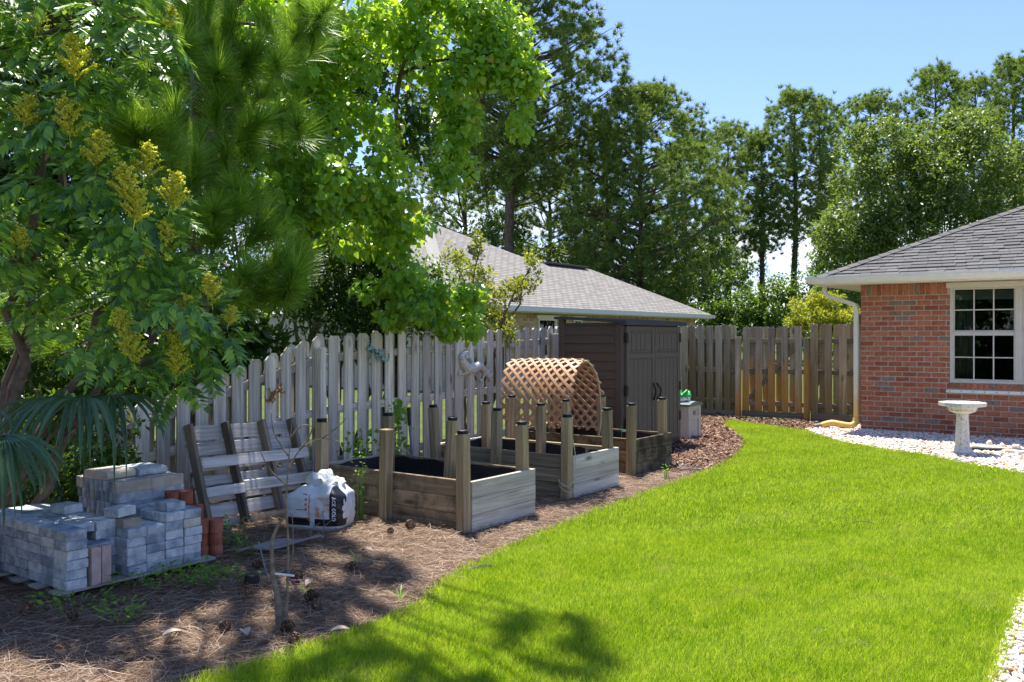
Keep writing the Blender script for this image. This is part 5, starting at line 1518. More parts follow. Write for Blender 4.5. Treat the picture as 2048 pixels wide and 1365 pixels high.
# grass sprigs on the straw
for k, (px, py, lb) in enumerate(((800,1202,'two bladed grass sprout in shaded straw near the lawn'), (715,1130,'yellow grass sprout beside the sunlit pine cone'), (608,1190,'thin grass sprout beside the sapling'))):
    g = gr(px, py); ro = thing('grass_sprout', lb, 'grass', (g[0], g[1], 0)); n = 7
    a = rng.uniform(0,6.28,n); v, f = scatter(np.zeros((n,3)), np.stack([np.cos(a)*.7,np.sin(a)*.7,np.ones(n)*.7],1), np.stack([-np.cos(a),-np.sin(a),np.ones(n)],1), rng.uniform(0.08,0.15,n), np.array([(-.03,0,0),(.03,0,0),(.03,.6,.06),(-.03,.6,.06),(0,1,-.1)]), np.array([(0,1,2),(0,2,3),(3,2,4)]))
    inst('blades', fastmesh('blades', v, f, M_weed), ro)['kind'] = 'stuff'
# ------------------------------------------------------------------ foliage tools
def shell(c, r, n, inner=0.45, flatten=None):
    d = unit(rng.normal(0,1,(n,3)))
    rad = inner+(1-inner)*rng.uniform(0,1,n)**0.6
    lump = 1+0.22*np.sin(d[:,0]*5+c[0]*3)*np.sin(d[:,1]*4+c[1]*2)+0.15*np.sin(d[:,2]*7+c[2])
    P = np.array(c)+d*np.array(r)*(rad*lump)[:,None]
    return P, d
def leaves(clumps, size, tmpl, droop=0.4, jit=0.6, upn=0.8, inner=0.45):
    Ps = []; Ts = []; Ns = []
    for (c, r, n) in clumps:
        P, d = shell(c, r, n, inner)
        T = d*0.7+rng.normal(0,jit,(n,3)); T[:,2] -= droop
        N = d*0.5+rng.normal(0,0.45,(n,3)); N[:,2] += upn
        Ps.append(P); Ts.append(T); Ns.append(N)
    P = np.concatenate(Ps); T = np.concatenate(Ts); N = np.concatenate(Ns)
    s = rng.uniform(size*0.65, size*1.15, len(P))
    return P, T, N, s, tmpl
def sub(clumps, k, spread=0.75, rs=0.38, seed=None):
    """break big clumps into many small uneven ones so that gaps open"""
    out = []
    for (c, r, n) in clumps:
        for i in range(k):
            d = rng.normal(0,1,3); d /= np.linalg.norm(d); q = np.array(c)+d*np.array(r)*spread*rng.uniform(0.25,1.0)**0.5
            rr = np.array(r)*rs*rng.uniform(0.6,1.25); rr = np.maximum(rr, 0.08)
            out.append((tuple(q), tuple(rr), max(3, int(n/k*rng.uniform(0.5,1.5)))))
    return out
def branchy(m, a, b, r0, r1, n=6, wob_=0.12, sides=7):
    a, b = Vector(a), Vector(b); L = (b-a).length
    pts = []
    for i in range(n+1):
        u = i/n; p = a.lerp(b, u)
        if 0 < i < n: p += Vector((rng.normal(0,1), rng.normal(0,1), rng.normal(0,0.6)))*L*wob_*0.25
        p.z += L*0.05*math.sin(math.pi*u)
        pts.append(p)
    m.tube(pts, [r0+(r1-r0)*i/n for i in range(n+1)], sides, caps=False)
    return pts

M_heart = leafmat('heart_leaf', [(0,(0.08,0.22,0.03)),(0.5,(0.18,0.39,0.045)),(0.85,(0.30,0.52,0.055)),(0.97,(0.22,0.33,0.03)),(1,(0.5,0.30,0.03))], (0.72,0.92,0.03), 'isl', 0.30, 0.55, 0.6)
M_heartO = leafmat('heart_leaf_single', [(0,(0.08,0.22,0.03)),(0.5,(0.18,0.39,0.045)),(0.9,(0.30,0.52,0.055)),(1,(0.22,0.33,0.03))], (0.72,0.92,0.03), 'obj', 0.30, 0.55, 0.6)
M_dark = leafmat('dark_evergreen_leaf', [(0,(0.012,0.038,0.010)),(0.6,(0.030,0.085,0.017)),(1,(0.07,0.16,0.028))], (0.40,0.62,0.02), 'isl', 0.35, 0.32, 0.45)
M_lite = leafmat('yellow_green_leaf', [(0,(0.05,0.16,0.02)),(0.6,(0.10,0.26,0.025)),(1,(0.20,0.38,0.03))], (0.60,0.80,0.02), 'isl', 0.45, 0.5)
M_myr = leafmat('olive_shrub_leaf', [(0,(0.05,0.10,0.02)),(0.55,(0.13,0.19,0.03)),(0.8,(0.30,0.33,0.04)),(1,(0.48,0.40,0.05))], (0.60,0.62,0.04), 'isl', 0.45, 0.4)
M_yel = leafmat('golden_shrub_leaf', [(0,(0.08,0.16,0.02)),(0.4,(0.25,0.32,0.03)),(1,(0.55,0.52,0.04))], (0.70,0.68,0.04), 'isl', 0.45, 0.4)
M_oak = leafmat('oak_leaf', [(0,(0.03,0.065,0.014)),(0.6,(0.095,0.155,0.03)),(0.9,(0.18,0.25,0.05)),(1,(0.32,0.35,0.07))], (0.40,0.55,0.05), 'isl', 0.42, 0.35, 0.45)
M_ndl = leafmat('pine_needle_near', [(0,(0.04,0.12,0.016)),(0.5,(0.15,0.32,0.035)),(0.85,(0.28,0.48,0.06)),(1,(0.46,0.62,0.14))], (0.52,0.76,0.03), 'isl', 0.38, 0.38, 0.45)
M_ndlf = leafmat('pine_needle_far', [(0,(0.035,0.085,0.018)),(0.5,(0.12,0.205,0.035)),(1,(0.27,0.36,0.07))], (0.42,0.56,0.05), 'isl', 0.45, 0.3, 0.35)
M_sum = leafmat('sumac_leaf', [(0,(0.025,0.09,0.022)),(0.4,(0.075,0.20,0.034)),(0.85,(0.20,0.38,0.05)),(1,(0.34,0.52,0.05))], (0.55,0.82,0.03), 'isl', 0.36, 0.36, 0.5)
M_pan = leafmat('sumac_flower', [(0,(0.74,0.74,0.06)),(0.5,(0.88,0.87,0.11)),(1,(0.94,0.93,0.24))], (0.96,0.94,0.12), 'isl', 0.7, 0.5, 0.1)
M_palm = leafmat('palm_leaf', [(0,(0.025,0.07,0.03)),(0.6,(0.05,0.115,0.048)),(1,(0.085,0.165,0.07))], (0.25,0.45,0.08), 'isl', 0.38, 0.25, 0.5)

# ------------------------------------------------------------------ vine draped tree with heart leaves
vt = thing('heart_leaf_tree', 'tree draped in bright heart shaped leaves overhanging the fence', 'tree', (-1.7, 12.1, 0))
V0 = Vector((-1.7,12.1,0))
def cl(px, py, Y, wpx, hpx, dY, n):
    p = at(px, py, Y); s = Y/FPX
    n = int(n*2.2) if py > -30 else int(n*0.12)
    return (tuple(p-V0), (wpx*s/2, dY, hpx*s/2), n)
vc = [cl(960,60,10.7,230,230,.55,900), cl(1010,130,10.6,150,190,.5,620), cl(870,40,10.6,240,160,.6,620), cl(930,170,10.5,170,230,.45,700), cl(1040,190,10.6,80,180,.3,260), cl(920,290,10.3,110,150,.3,420), cl(880,360,10.2,60,70,.25,120),
      cl(760,40,10.5,240,140,.6,520), cl(660,100,9.8,180,220,.6,560), cl(600,170,9.8,130,200,.5,420), cl(590,300,9.5,130,220,.5,620), cl(650,370,9.4,160,160,.5,560), cl(720,390,9.6,190,100,.5,420), cl(570,400,9.4,90,130,.4,320), cl(600,440,9.3,120,90,.4,260),
      cl(760,340,9.9,130,120,.5,300), cl(830,130,10.6,140,150,.5,320), cl(780,240,10.4,120,110,.5,160), cl(700,220,10.2,140,120,.5,200),
      cl(790,570,10.1,150,110,.4,380), cl(880,600,10.1,140,80,.35,300), cl(830,630,10.0,130,90,.35,330), cl(930,620,10.2,90,110,.3,260), cl(900,655,10.1,64,70,.2,150), cl(720,480,10.4,200,90,.5,320), cl(770,490,10.4,110,80,.4,160),
      cl(700,-160,10.6,500,300,1.0,1500), cl(950,-120,11.0,330,240,.8,1200), cl(690,20,10,200,120,.5,300), cl(540,20,10,160,140,.5,260), cl(650,270,10,130,130,.5,260), cl(800,430,10.2,140,90,.4,220), cl(560,-60,9.0,200,240,0.8,500), cl(1010,-40,10.8,160,160,.6,380)]
vs_ = sub(vc, 9, 0.85, 0.42)
P, T, N, s, tm = leaves(vs_, 0.088, HEART, droop=0.8, jit=0.6, upn=0.75, inner=0.5)
N[:,1] -= 0.5
s *= rng.uniform(0.6,1.15,len(s))
# nearest visible leaves become single objects
d = np.linalg.norm(P+np.array(V0)-np.array((0,0,CAMH)), axis=1); w3 = P+np.array(V0)
pxx = 1024+FPX*w3[:,0]/w3[:,1]; pyy = 672-FPX*(w3[:,2]-CAMH)/w3[:,1]
vis = (pxx > 500) & (pxx < 1100) & (pyy > 0) & (pyy < 720)
key = np.where(vis, d, 1e9); ordr = np.argsort(key)[:290]
hm = []
for k in range(2):
    tv_, tf_ = HEART; tv2 = tv_.copy(); tv2[:,2] += 0.05*np.sin(tv2[:,0]*6+k*2)
    hm.append(fastmesh('leaf', tv2, tf_, M_heartO))
for i in ordr:
    t_ = Vector(T[i]).normalized(); x_ = t_.cross(Vector(N[i])).normalized(); n_ = x_.cross(t_)
    q = Matrix((x_, t_, n_)).transposed().to_quaternion()
    inst('leaf', hm[i % 2], vt, P[i], q, float(s[i])*1.1)
rest = np.setdiff1d(np.arange(len(P)), ordr)
v, f = scatter(P[rest], T[rest], N[rest], s[rest], *HEART)
inst('crown', fastmesh('crown', v, f, M_heart), vt)['kind'] = 'stuff'
tr_ = MB()
branchy(tr_, (0,0,-.1), (0.3,-0.9,2.4), .16, .11); branchy(tr_, (0.3,-0.9,2.4), tuple(at(600,250,10.0)-V0), .06, .03); branchy(tr_, (0.3,-0.9,2.4), tuple(at(800,150,10.4)-V0), .05, .025)
branchy(tr_, tuple(at(800,150,10.4)-V0), tuple(at(960,120,10.6)-V0), .025, .01); branchy(tr_, tuple(at(800,150,10.4)-V0), tuple(at(880,20,10.6)-V0), .022, .01); branchy(tr_, tuple(at(960,120,10.6)-V0), tuple(at(930,290,10.3)-V0), .012, .005); branchy(tr_, tuple(at(600,250,10)-V0), tuple(at(640,60,9.8)-V0), .05, .02)
branchy(tr_, (0.3,-0.9,2.4), tuple(at(740,380,9.9)-V0), .05, .02)
tr_.build('trunk', M_bark, vt)

# ------------------------------------------------------------------ dark hedge, backlit shrubs, olive shrub, golden shrub
def shrub(name, label, base, clumps, k, size, tmpl, m, group=None, droop=.3, stems=5, inner=.4, cat='shrub', rs=.4, upn=0.8, jit=.6):
    ro = thing(name, label, cat, base, 0, group); b = np.array(base)
    cc = [(tuple(np.array(c)-b), r, n) for c, r, n in clumps]
    P, T, N, s, tm = leaves(sub(cc, k, 0.85, rs) if k > 1 else cc, size, tmpl, droop, jit, upn, inner)
    v, f = scatter(P, T, N, s, *tmpl)
    o = inst('crown', fastmesh('crown', v, f, m), ro); o['kind'] = 'stuff'
    mb = MB()
    for i in range(stems):
        c = cc[i % len(cc)][0]; branchy(mb, (rng.normal(0,.1), rng.normal(0,.1), -.05), c, .035+.02*(i == 0), .01, 6, .15)
    mb.build('trunk', M_twig, ro)
    return ro
def C_(px, py, Y, wpx, hpx, dY, n):
    p = at(px, py, Y); s = Y/FPX; return (tuple(p), (wpx*s/2, dY, hpx*s/2), n)
shrub('dark_shrub', 'dark glossy evergreen shrub behind the fence below the vine', (-2.2,11.6,0), [C_(680,560,11.4,220,240,.7,5200), C_(760,530,11.6,200,200,.7,3800), C_(620,620,11.2,180,180,.6,3000), C_(820,600,11.5,200,180,.6,2600), C_(700,660,11.3,300,120,.5,2400)], 14, 0.075, OVAL, M_dark)
shrub('backlit_shrub', 'yellow green sunlit shrub glimpsed between the pine boughs', (-4.3,14.2,0), [C_(430,330,14,340,260,.9,5200), C_(470,420,14,300,220,.9,4200), C_(560,520,14,240,240,.9,2600), C_(380,520,14,340,300,.9,4200), C_(260,400,14.5,300,400,.9,3600)], 14, 0.10, OVAL, M_lite, cat='shrub')
shrub('evergreen_tree', 'dense dark evergreen growing behind the sumac', (-6.0,10.6,0), [C_(150,500,10.5,560,420,.9,10000), C_(80,250,10.8,560,460,.9,8125), C_(320,640,10.4,340,260,.7,5250), C_(60,760,10.0,420,300,.7,5250), C_(250,120,11.3,500,360,.9,5625), C_(-40,20,11.0,500,400,.9,3750), C_(160,840,9.4,300,220,.5,3250), C_(430,680,10.6,260,180,.6,3250)], 18, 0.145, OVAL, M_dark, cat='tree')
shrub('tall_evergreen', 'tall dark leafy tree filling the gap behind the pine boughs', (-3.6,13.2,0), [C_(700,440,13.2,240,140,.6,2600), C_(620,330,13.2,200,200,.6,1600), C_(700,130,13.4,260,300,.8,3250), C_(830,260,13.6,140,160,.6,1125), C_(480,200,12.6,320,340,.9,5250), C_(400,40,12.6,420,300,.9,5250), C_(560,20,13,240,260,.9,2750), C_(340,300,12.4,300,240,.8,2750), C_(470,-160,12,600,300,1.4,4375)], 18, 0.145, OVAL, M_dark, cat='tree')
shrub('undergrowth_shrub', 'low shaded undergrowth shrub at the dark fence end', (-4.2,7.6,0), [C_(120,880,7.6,340,200,.5,2600), C_(60,980,7.2,300,160,.5,1800), C_(200,960,7.6,200,160,.4,1400), C_(90,700,8.3,380,240,.5,4200), C_(270,740,8.9,240,200,.4,2600), C_(20,600,8.4,300,240,.5,2600)], 10, 0.07, OVAL, M_dark)
olive = [C_(930,560,13.6,120,110,.5,900), C_(960,620,13.4,150,120,.5,1300), C_(1010,580,13.4,100,60,.4,600), C_(960,500,13.6,26,90,.15,260), C_(1045,565,13.3,70,50,.25,420), C_(1065,530,13.3,30,60,.15,180), C_(905,510,13.7,50,60,.3,260), C_(1000,640,13.2,60,80,.3,300), C_(1018,672,12.9,36,90,.15,220)]
shrub('olive_shrub', 'tall shrub with yellow tipped leaves in front of the neighbour roof', (-0.45,13.7,0), olive, 6, 0.072, OVAL, M_myr, droop=-.3, stems=9)
shrub('golden_shrub', 'golden yellow leaved shrub beyond the fence by the gutter', (6.6,19.8,0), [C_(1610,620,19.6,60,50,.35,700), C_(1650,625,19.6,90,60,.4,1200), C_(1690,635,19.4,60,50,.35,700), C_(1640,650,19.4,140,50,.4,1000), C_(1600,645,19.6,60,50,.3,500), C_(1672,600,19.7,40,30,.25,260), C_(1625,598,19.7,40,26,.25,260)], 7, 0.075, OVAL, M_yel, droop=-.4, stems=8)

# the planting goes on to the left and behind the camera, as the window's reflection shows
for k, (x, y, h, lb) in enumerate(((-7.6,0.6,4.6,'dense evergreen to the side of the camera, outside the view'), (-9.4,3.0,5.2,'dense evergreen left of the paver stacks, outside the view'), (-6.8,-2.4,4.6,'dense evergreen behind the camera'), (-10.2,-0.6,5.6,'tall evergreen behind the side evergreens, outside the view'))):
    shrub('boundary_evergreen', lb, (x,y,0), [((x,y,h*.3),(1.9,1.9,h*.34),2600), ((x,y,h*.7),(2.1,2.1,h*.42),2800)], 14, 0.34, OVAL, M_dark, cat='tree', rs=.5)
# ------------------------------------------------------------------ near pine with long needled boughs
np_ = thing('near_pine', 'pine with long soft green needle sprays behind the sloping fence', 'pine', (-3.3, 9.4, 0)); N0 = Vector((-3.3,9.4,0))
def spray_mesh(nn, L, seed):
    r_ = np.random.default_rng(seed)
    u = r_.uniform(0,1,nn)**0.8; a = r_.uniform(0,6.283,nn)
    P = np.stack([0.02*np.sin(u*3), u*0*0, u*0.34], 1); P[:,1] = 0.03*np.sin(u*4)
    open_ = 0.95-0.45*u+r_.normal(0,0.16,nn)
    T = np.stack([np.cos(a)*np.sin(open_), np.sin(a)*np.sin(open_), np.cos(open_)], 1)
    N = -np.stack([np.cos(a), np.sin(a), -0.3*np.ones(nn)], 1)+r_.normal(0,.2,(nn,3))
    tv = np.array([(-.0075,0,0),(.0075,0,0),(.007,.55,.03),(-.007,.55,.03),(.001,1,-.03)], float); tf = np.array([(0,1,2),(0,2,3),(3,2,4)])
    return scatter(P, T, N, r_.uniform(L*.75, L*1.1, nn), tv, tf)
spm = []
for k in range(3):
    v, f = spray_mesh(430, 0.30, 50+k); spm.append(fastmesh('needle_spray', v, f, M_ndl))
boughs = [(590,80,8.4,0.5),(470,60,8.0,-.2),(430,160,7.8,.2),(520,200,8.2,.5),(360,60,7.6,-.3),(250,230,7.2,.3),(280,285,7.2,.4),(200,250,7.1,0),(345,120,7.6,.2),(440,240,8.0,.1),(495,130,8.2,.3),(385,340,7.9,.1),(420,440,7.9,.3),(470,430,8.0,.4),(550,540,7.9,.7),(520,590,7.8,.5),(570,575,7.9,.6),(470,600,7.8,.2),(430,480,8.0,.2),(160,590,7.6,-.3),(90,620,7.5,-.2),(60,690,7.6,-.4),(210,660,7.7,.2),(300,350,7.6,.2),(230,330,7.5,0),(330,470,8.1,0),(360,180,7.9,0),(560,130,8.5,.4),(560,260,8.6,.2),(610,40,8.6,.6),(490,300,8.4,.2),(420,20,7.9,0),(300,30,7.6,-.2)]
mbp = MB()
branchy(mbp, (0,0,-.1), (0.1,-0.2,4.0), .13, .09, 7, .06, 9); branchy(mbp, (0.1,-0.2,4.0), (0.2,0.1,8.5), .09, .04, 7, .06, 9)
pr = random.Random(4)
def spray(p, aim):
    # p world, aim = sideways tendency
    dirv = Vector((aim*1.0+pr.uniform(-.4,.4), pr.uniform(-1.1,-.1), pr.uniform(0.05,0.8))).normalized()
    q = dirv.to_track_quat('Z','Y') @ Quaternion((0,0,1), pr.uniform(0,6.28))
    inst('needle_spray', pr.choice(spm), np_, p-N0-dirv*0.2, q, pr.uniform(0.82,1.18))
    return dirv
ns_ = 0
for (px, py, Y, aim) in boughs:
    p = at(px, py, Y); dv = spray(p, aim); ns_ += 1
    hz = max(1.2, min(7.5, p.z+0.3)); st = Vector((0.1,-0.1,hz*0.95)) if True else None
    branchy(mbp, tuple(st), tuple(p-N0-dv*0.25), .028, .009, 6, .10, 6)
    for k in range(2):
        o2 = p+Vector((pr.uniform(-.28,.28), pr.uniform(-.05,.45), pr.uniform(-.12,.30))); spray(o2, aim); ns_ += 1
# boughs above the frame that shade the paver and straw area
for k in range(95):
    x = pr.uniform(-3.9,-1.5); y = pr.uniform(6.9,8.6); z = pr.uniform(4.75,6.8)
    if k % 3 == 0: x = pr.uniform(-2.4,-.2); y = pr.uniform(5.5,6.7); z = pr.uniform(4.75,5.8)
    if CAMH+FPX*0+ (z-CAMH)/y*FPX < 690: continue
    if x > -1.0 and y > 7.6: continue
    spray(Vector((x,y,z)), pr.uniform(-.4,.6)); ns_ += 1
    if k % 6 == 0: branchy(mbp, (0.1,-0.1,min(8.0, z)), (x+3.3, y-9.4, z), .035, .012, 6, .08, 6)
mbp.build('trunk', M_bark, np_)

# ------------------------------------------------------------------ sumac with cream flower heads
S0 = Vector((-3.7, 6.4, 0)); su = thing('flowering_sumac', 'sumac with feathery leaves and creamy yellow flower heads', 'tree', S0)
def compound(seed, m_):
    r_ = np.random.default_rng(seed); n = 9; P = []; T = []; N = []; s = []
    L = 0.27
    for i in range(n):
        u = 0.22+0.78*i/(n-1); z = -0.10*u*u*L/0.3; y = u*L
        for sd in (-1, 1):
            if i == n-1 and sd == 1: T.append((0,1,-.35)); 
            else: T.append((sd*0.85, 0.55, -0.25+r_.normal(0,.12)))
            P.append((0, y, z)); N.append((r_.normal(0,.2)-sd*.15, r_.normal(0,.15), 1)); s.append(r_.uniform(.072,.10)*(0.75+0.5*math.sin(math.pi*u)))
    tv, tf = LANCE; tv = tv*np.array([1.55,1,1])
    v, f = scatter(np.array(P, float), np.array(T, float), np.array(N, float), np.array(s), tv, tf)
    # rachis as a thin strip
    k = len(v); rv = []; 
    for i in range(5): u = i/4; rv += [(-.002, u*L, -0.10*u*u*L/0.3), (.002, u*L, -0.10*u*u*L/0.3)]
    rfc = []
    for i in range(4): rfc += [(k+2*i,k+2*i+1,k+2*i+3),(k+2*i,k+2*i+3,k+2*i+2)]
    return np.concatenate([v, np.array(rv)]), np.concatenate([f, np.array(rfc)])
cm_src = [compound(80+k, M_sum) for k in range(4)]
cm = [fastmesh('leaf', v, f, M_sum) for v, f in cm_src]
def panicle(seed):
    r_ = np.random.default_rng(seed); P = []
    for b in range(16):
        u = b/15; a = b*2.4; Lb = 0.085*(1-0.75*u)+.012; z0 = u*0.17
        for i in range(36):
            w_ = r_.uniform(0.05,1); P.append((math.cos(a)*Lb*w_+r_.normal(0,.007), math.sin(a)*Lb*w_+r_.normal(0,.007), z0+Lb*w_*0.75+r_.normal(0,.006)))
    P = np.array(P); n = len(P)
    tv = np.array([(0,-.5,0),(.45,.2,.1),(-.45,.2,.1),(0,0,.6)], float); tf = np.array([(0,1,3),(1,2,3),(2,0,3),(0,2,1)])
    v, f = scatter(P, r_.normal(0,1,(n,3)), r_.normal(0,1,(n,3)), r_.uniform(.012,.020,n), tv, tf)
    vv = [(.002,0,-.05),(-.002,.002,-.05),(0,0,.17)]; ff = [(len(v), len(v)+1, len(v)+2)]
    for b in range(16):
        u = b/15; a = b*2.4; Lb = 0.085*(1-0.75*u)+.012; k = len(v)+len(vv)
        c_, s_ = math.cos(a), math.sin(a); q = .35
        vv += [(0,0,u*.17-.006), (c_*Lb*q-s_*.011, s_*Lb*q+c_*.011, u*.17+Lb*q*.75), (c_*Lb*q+s_*.011, s_*Lb*q-c_*.011, u*.17+Lb*q*.75), (c_*Lb*q, s_*Lb*q, u*.17+Lb*q*.75+.014), (c_*Lb*.95, s_*Lb*.95, u*.17+Lb*.75)]
        ff += [(k,k+1,k+3),(k,k+3,k+2),(k,k+2,k+1),(k+4,k+3,k+1),(k+4,k+2,k+3),(k+4,k+1,k+2)]
    return np.concatenate([v, np.array(vv)]), np.concatenate([f, np.array(ff)])
pm = [fastmesh('flower_head', *panicle(90+k), M_pan) for k in range(3)]
heads = [(150,155,5.9,1.15),(45,248,6.1,.9),(140,272,6.0,1.1),(192,335,5.9,1.05),(288,352,6.2,1.0),(252,402,5.9,1.05),(268,440,5.9,.9),(338,412,6.2,1.05),(284,514,6.1,.75),(330,502,6.2,.9),(425,602,6.3,.85),(356,636,6.2,.8),(246,670,6.0,.8),(354,692,6.2,.95),(270,722,6.0,1.0),(352,748,6.2,.9),(28,498,5.9,.7),(455,645,6.4,.6),(70,60,6.1,.7),(330,50,6.4,.6)]
ros = [(h[0], h[1]+12, h[2], True) for h in heads]
pr = random.Random(12)
def rbound(y): return np.interp(y, [-200,0,150,200,400,500,600,700,780], [330,330,310,290,360,400,450,430,330])
tries = 0
while len(ros) < 66 and tries < 4000:
    tries += 1
    y = pr.uniform(-150,720); x = pr.uniform(-80, rbound(y))
    if y > 560 and x < 230 and pr.random() < 0.85: continue
    if any((x-r[0])**2+(y-r[1])**2 < 46**2 for r in ros): continue
    ros.append((x, y, pr.uniform(5.7,6.7), False))
allL = []
ms_ = MB()
limbs = [at(120,300,6.6), at(60,560,6.5), at(280,480,6.6), at(330,640,6.6), at(150,60,6.6)]
stem0 = Vector((0,0,0))
for L_ in limbs: branchy(ms_, (0,0,-.05), tuple(L_-S0), .045, .02, 7, .10, 7)
for (x, y, Y, fl) in ros:
    c = at(x, y, Y); near = min(limbs, key=lambda q: (q-c).length)
    branchy(ms_, tuple(near-S0), tuple(c-S0), .014, .006, 5, .10, 5)
    ax = Vector((pr.uniform(-.1,.5), pr.uniform(-.8,-.2), pr.uniform(.4,.9))).normalized()
    nl = (9 if y < 600 else 5) if fl else (8 if y < 600 else 5)
    for k in range(nl):
        t_ = k*2.4+pr.uniform(-.3,.3); u = ax.orthogonal().normalized(); w_ = ax.cross(u)
        d = (u*math.cos(t_)+w_*math.sin(t_)+ax*pr.uniform(-.15,.35)).normalized()
        d = (d+Vector((0,0,-0.28))).normalized()
        nrm = (ax+Vector((0,0,0.5))-d*ax.dot(d)).normalized()
        xx = d.cross(nrm).normalized(); nn2 = xx.cross(d)
        q = Matrix((xx, d, nn2)).transposed().to_quaternion()
        allL.append((c-S0+Vector((0,0,-0.02*k*0.3)), q, pr.uniform(.8,1.15), pr.randint(0,3)))
    if fl:
        sz = next(h[3] for h in heads if abs(h[0]-x) < .1 and abs(h[1]+12-y) < .1)
        up = (Vector((pr.uniform(-.1,.45), -.25, 1))).normalized()
        inst('flower_head', pr.choice(pm), su, c-S0+up*0.03+(Vector((0,0,CAMH))-c).normalized()*0.16, up.to_track_quat('Z','Y'), sz*1.2)
allL.sort(key=lambda e: (e[0]+S0).y)
for p, q, s_, k in allL[:290]: inst('leaf', cm[k], su, p, q, s_)
Vs = []; Fs = []; off = 0
for p, q, s_, k in allL[290:]:
    v, f = cm_src[k]; Rm = np.array(q.to_matrix())*s_
    Vs.append(v @ Rm.T+np.array(p)); Fs.append(f+off); off += len(v)
if Vs: inst('crown', fastmesh('crown', np.concatenate(Vs), np.concatenate(Fs), M_sum), su)['kind'] = 'stuff'
ms_.build('trunk', M_twig, su)

# ------------------------------------------------------------------ fan palm
F0 = Vector((-3.55, 5.9, 0)); fpm = thing('fan_palm', 'low fan palm with drooping blue green fronds above the pavers', 'palm', F0)
def frond(hub, aim, L, nseg, spread, droop, seed, name='frond'):
    r_ = random.Random(seed); m = MB()
    aim = Vector(aim).normalized(); side = aim.cross(Vector((0,0,1))).normalized(); up = side.cross(aim)
    for i in range(nseg):
        a = -spread+2*spread*i/(nseg-1); d = (aim*math.cos(a)+side*math.sin(a)).normalized(); s2 = (-aim*math.sin(a)+side*math.cos(a))
        Ls = L*(1-0.25*abs(a)/spread)*r_.uniform(.9,1.05); pts = []; n = 7
        dr = droop*r_.uniform(.45,1.45)
        for k in range(n+1):
            u = k/n; w_ = 0.0165*(1 if u < 0.55 else (1-(u-0.55)/0.45)**0.8)*min(1, 0.25+u*2.2)+0.0008
            c = d*(Ls*u*(1-0.35*dr*u*u))+Vector((0,0,-1))*(dr*Ls*max(0,u-0.28)**1.5*1.1)+up*(0.02*math.sin(u*3))
            fold = 0.45*w_
            pts.append((c-s2*w_, c+up*fold*(-1)+Vector((0,0,-fold)), c+s2*w_))
        b0 = len(m.v)
        for tri in pts: m.v += [tuple(q) for q in tri]
        for k in range(n):
            for j in (0, 1): m.f.append((b0+k*3+j, b0+k*3+j+1, b0+(k+1)*3+j+1, b0+(k+1)*3+j))
    m.build(name, M_palm, fpm, Vector(hub)-F0, smooth=False)
pet = MB()
fr_list = [(at(8,870,5.15), (0.05,-0.75,-0.35), 0.66, 24, 1.35, .62), (at(165,800,5.7), (-0.35,-0.6,0.05), 0.80, 24, 1.45, .68), (at(222,792,6.1), (0.25,-0.6,0.0), 0.78, 20, 1.25, .85), (at(120,830,6.4), (0.1,-0.3,0.3), 0.7, 26, 1.5, .9), (at(-40,820,5.6), (-0.2,-0.6,0.1), 0.7, 26, 1.5, .9), (at(270,740,6.9), (0.5,-0.2,0.35), 0.6, 24, 1.3, .6), (at(60,900,6.2), (-.2,-.4,.1), 0.6, 24, 1.4, .9)]
for k, (hub, aim, L, ns2, spd, dr) in enumerate(fr_list):
    frond(hub, aim, L, ns2, spd, dr, 300+k)
    pet.tube(curve_pts([(0,0,0.3), tuple((hub-F0)*0.55+Vector((0,0,0.15))), tuple(hub-F0)],5), 0.010, 6)
pet.tube([(0,0,-.05),(0.02,0,0.2),(0,0,0.4)], [0.13,0.15,0.10], 10)
pet.build('trunk', M_twig, fpm)

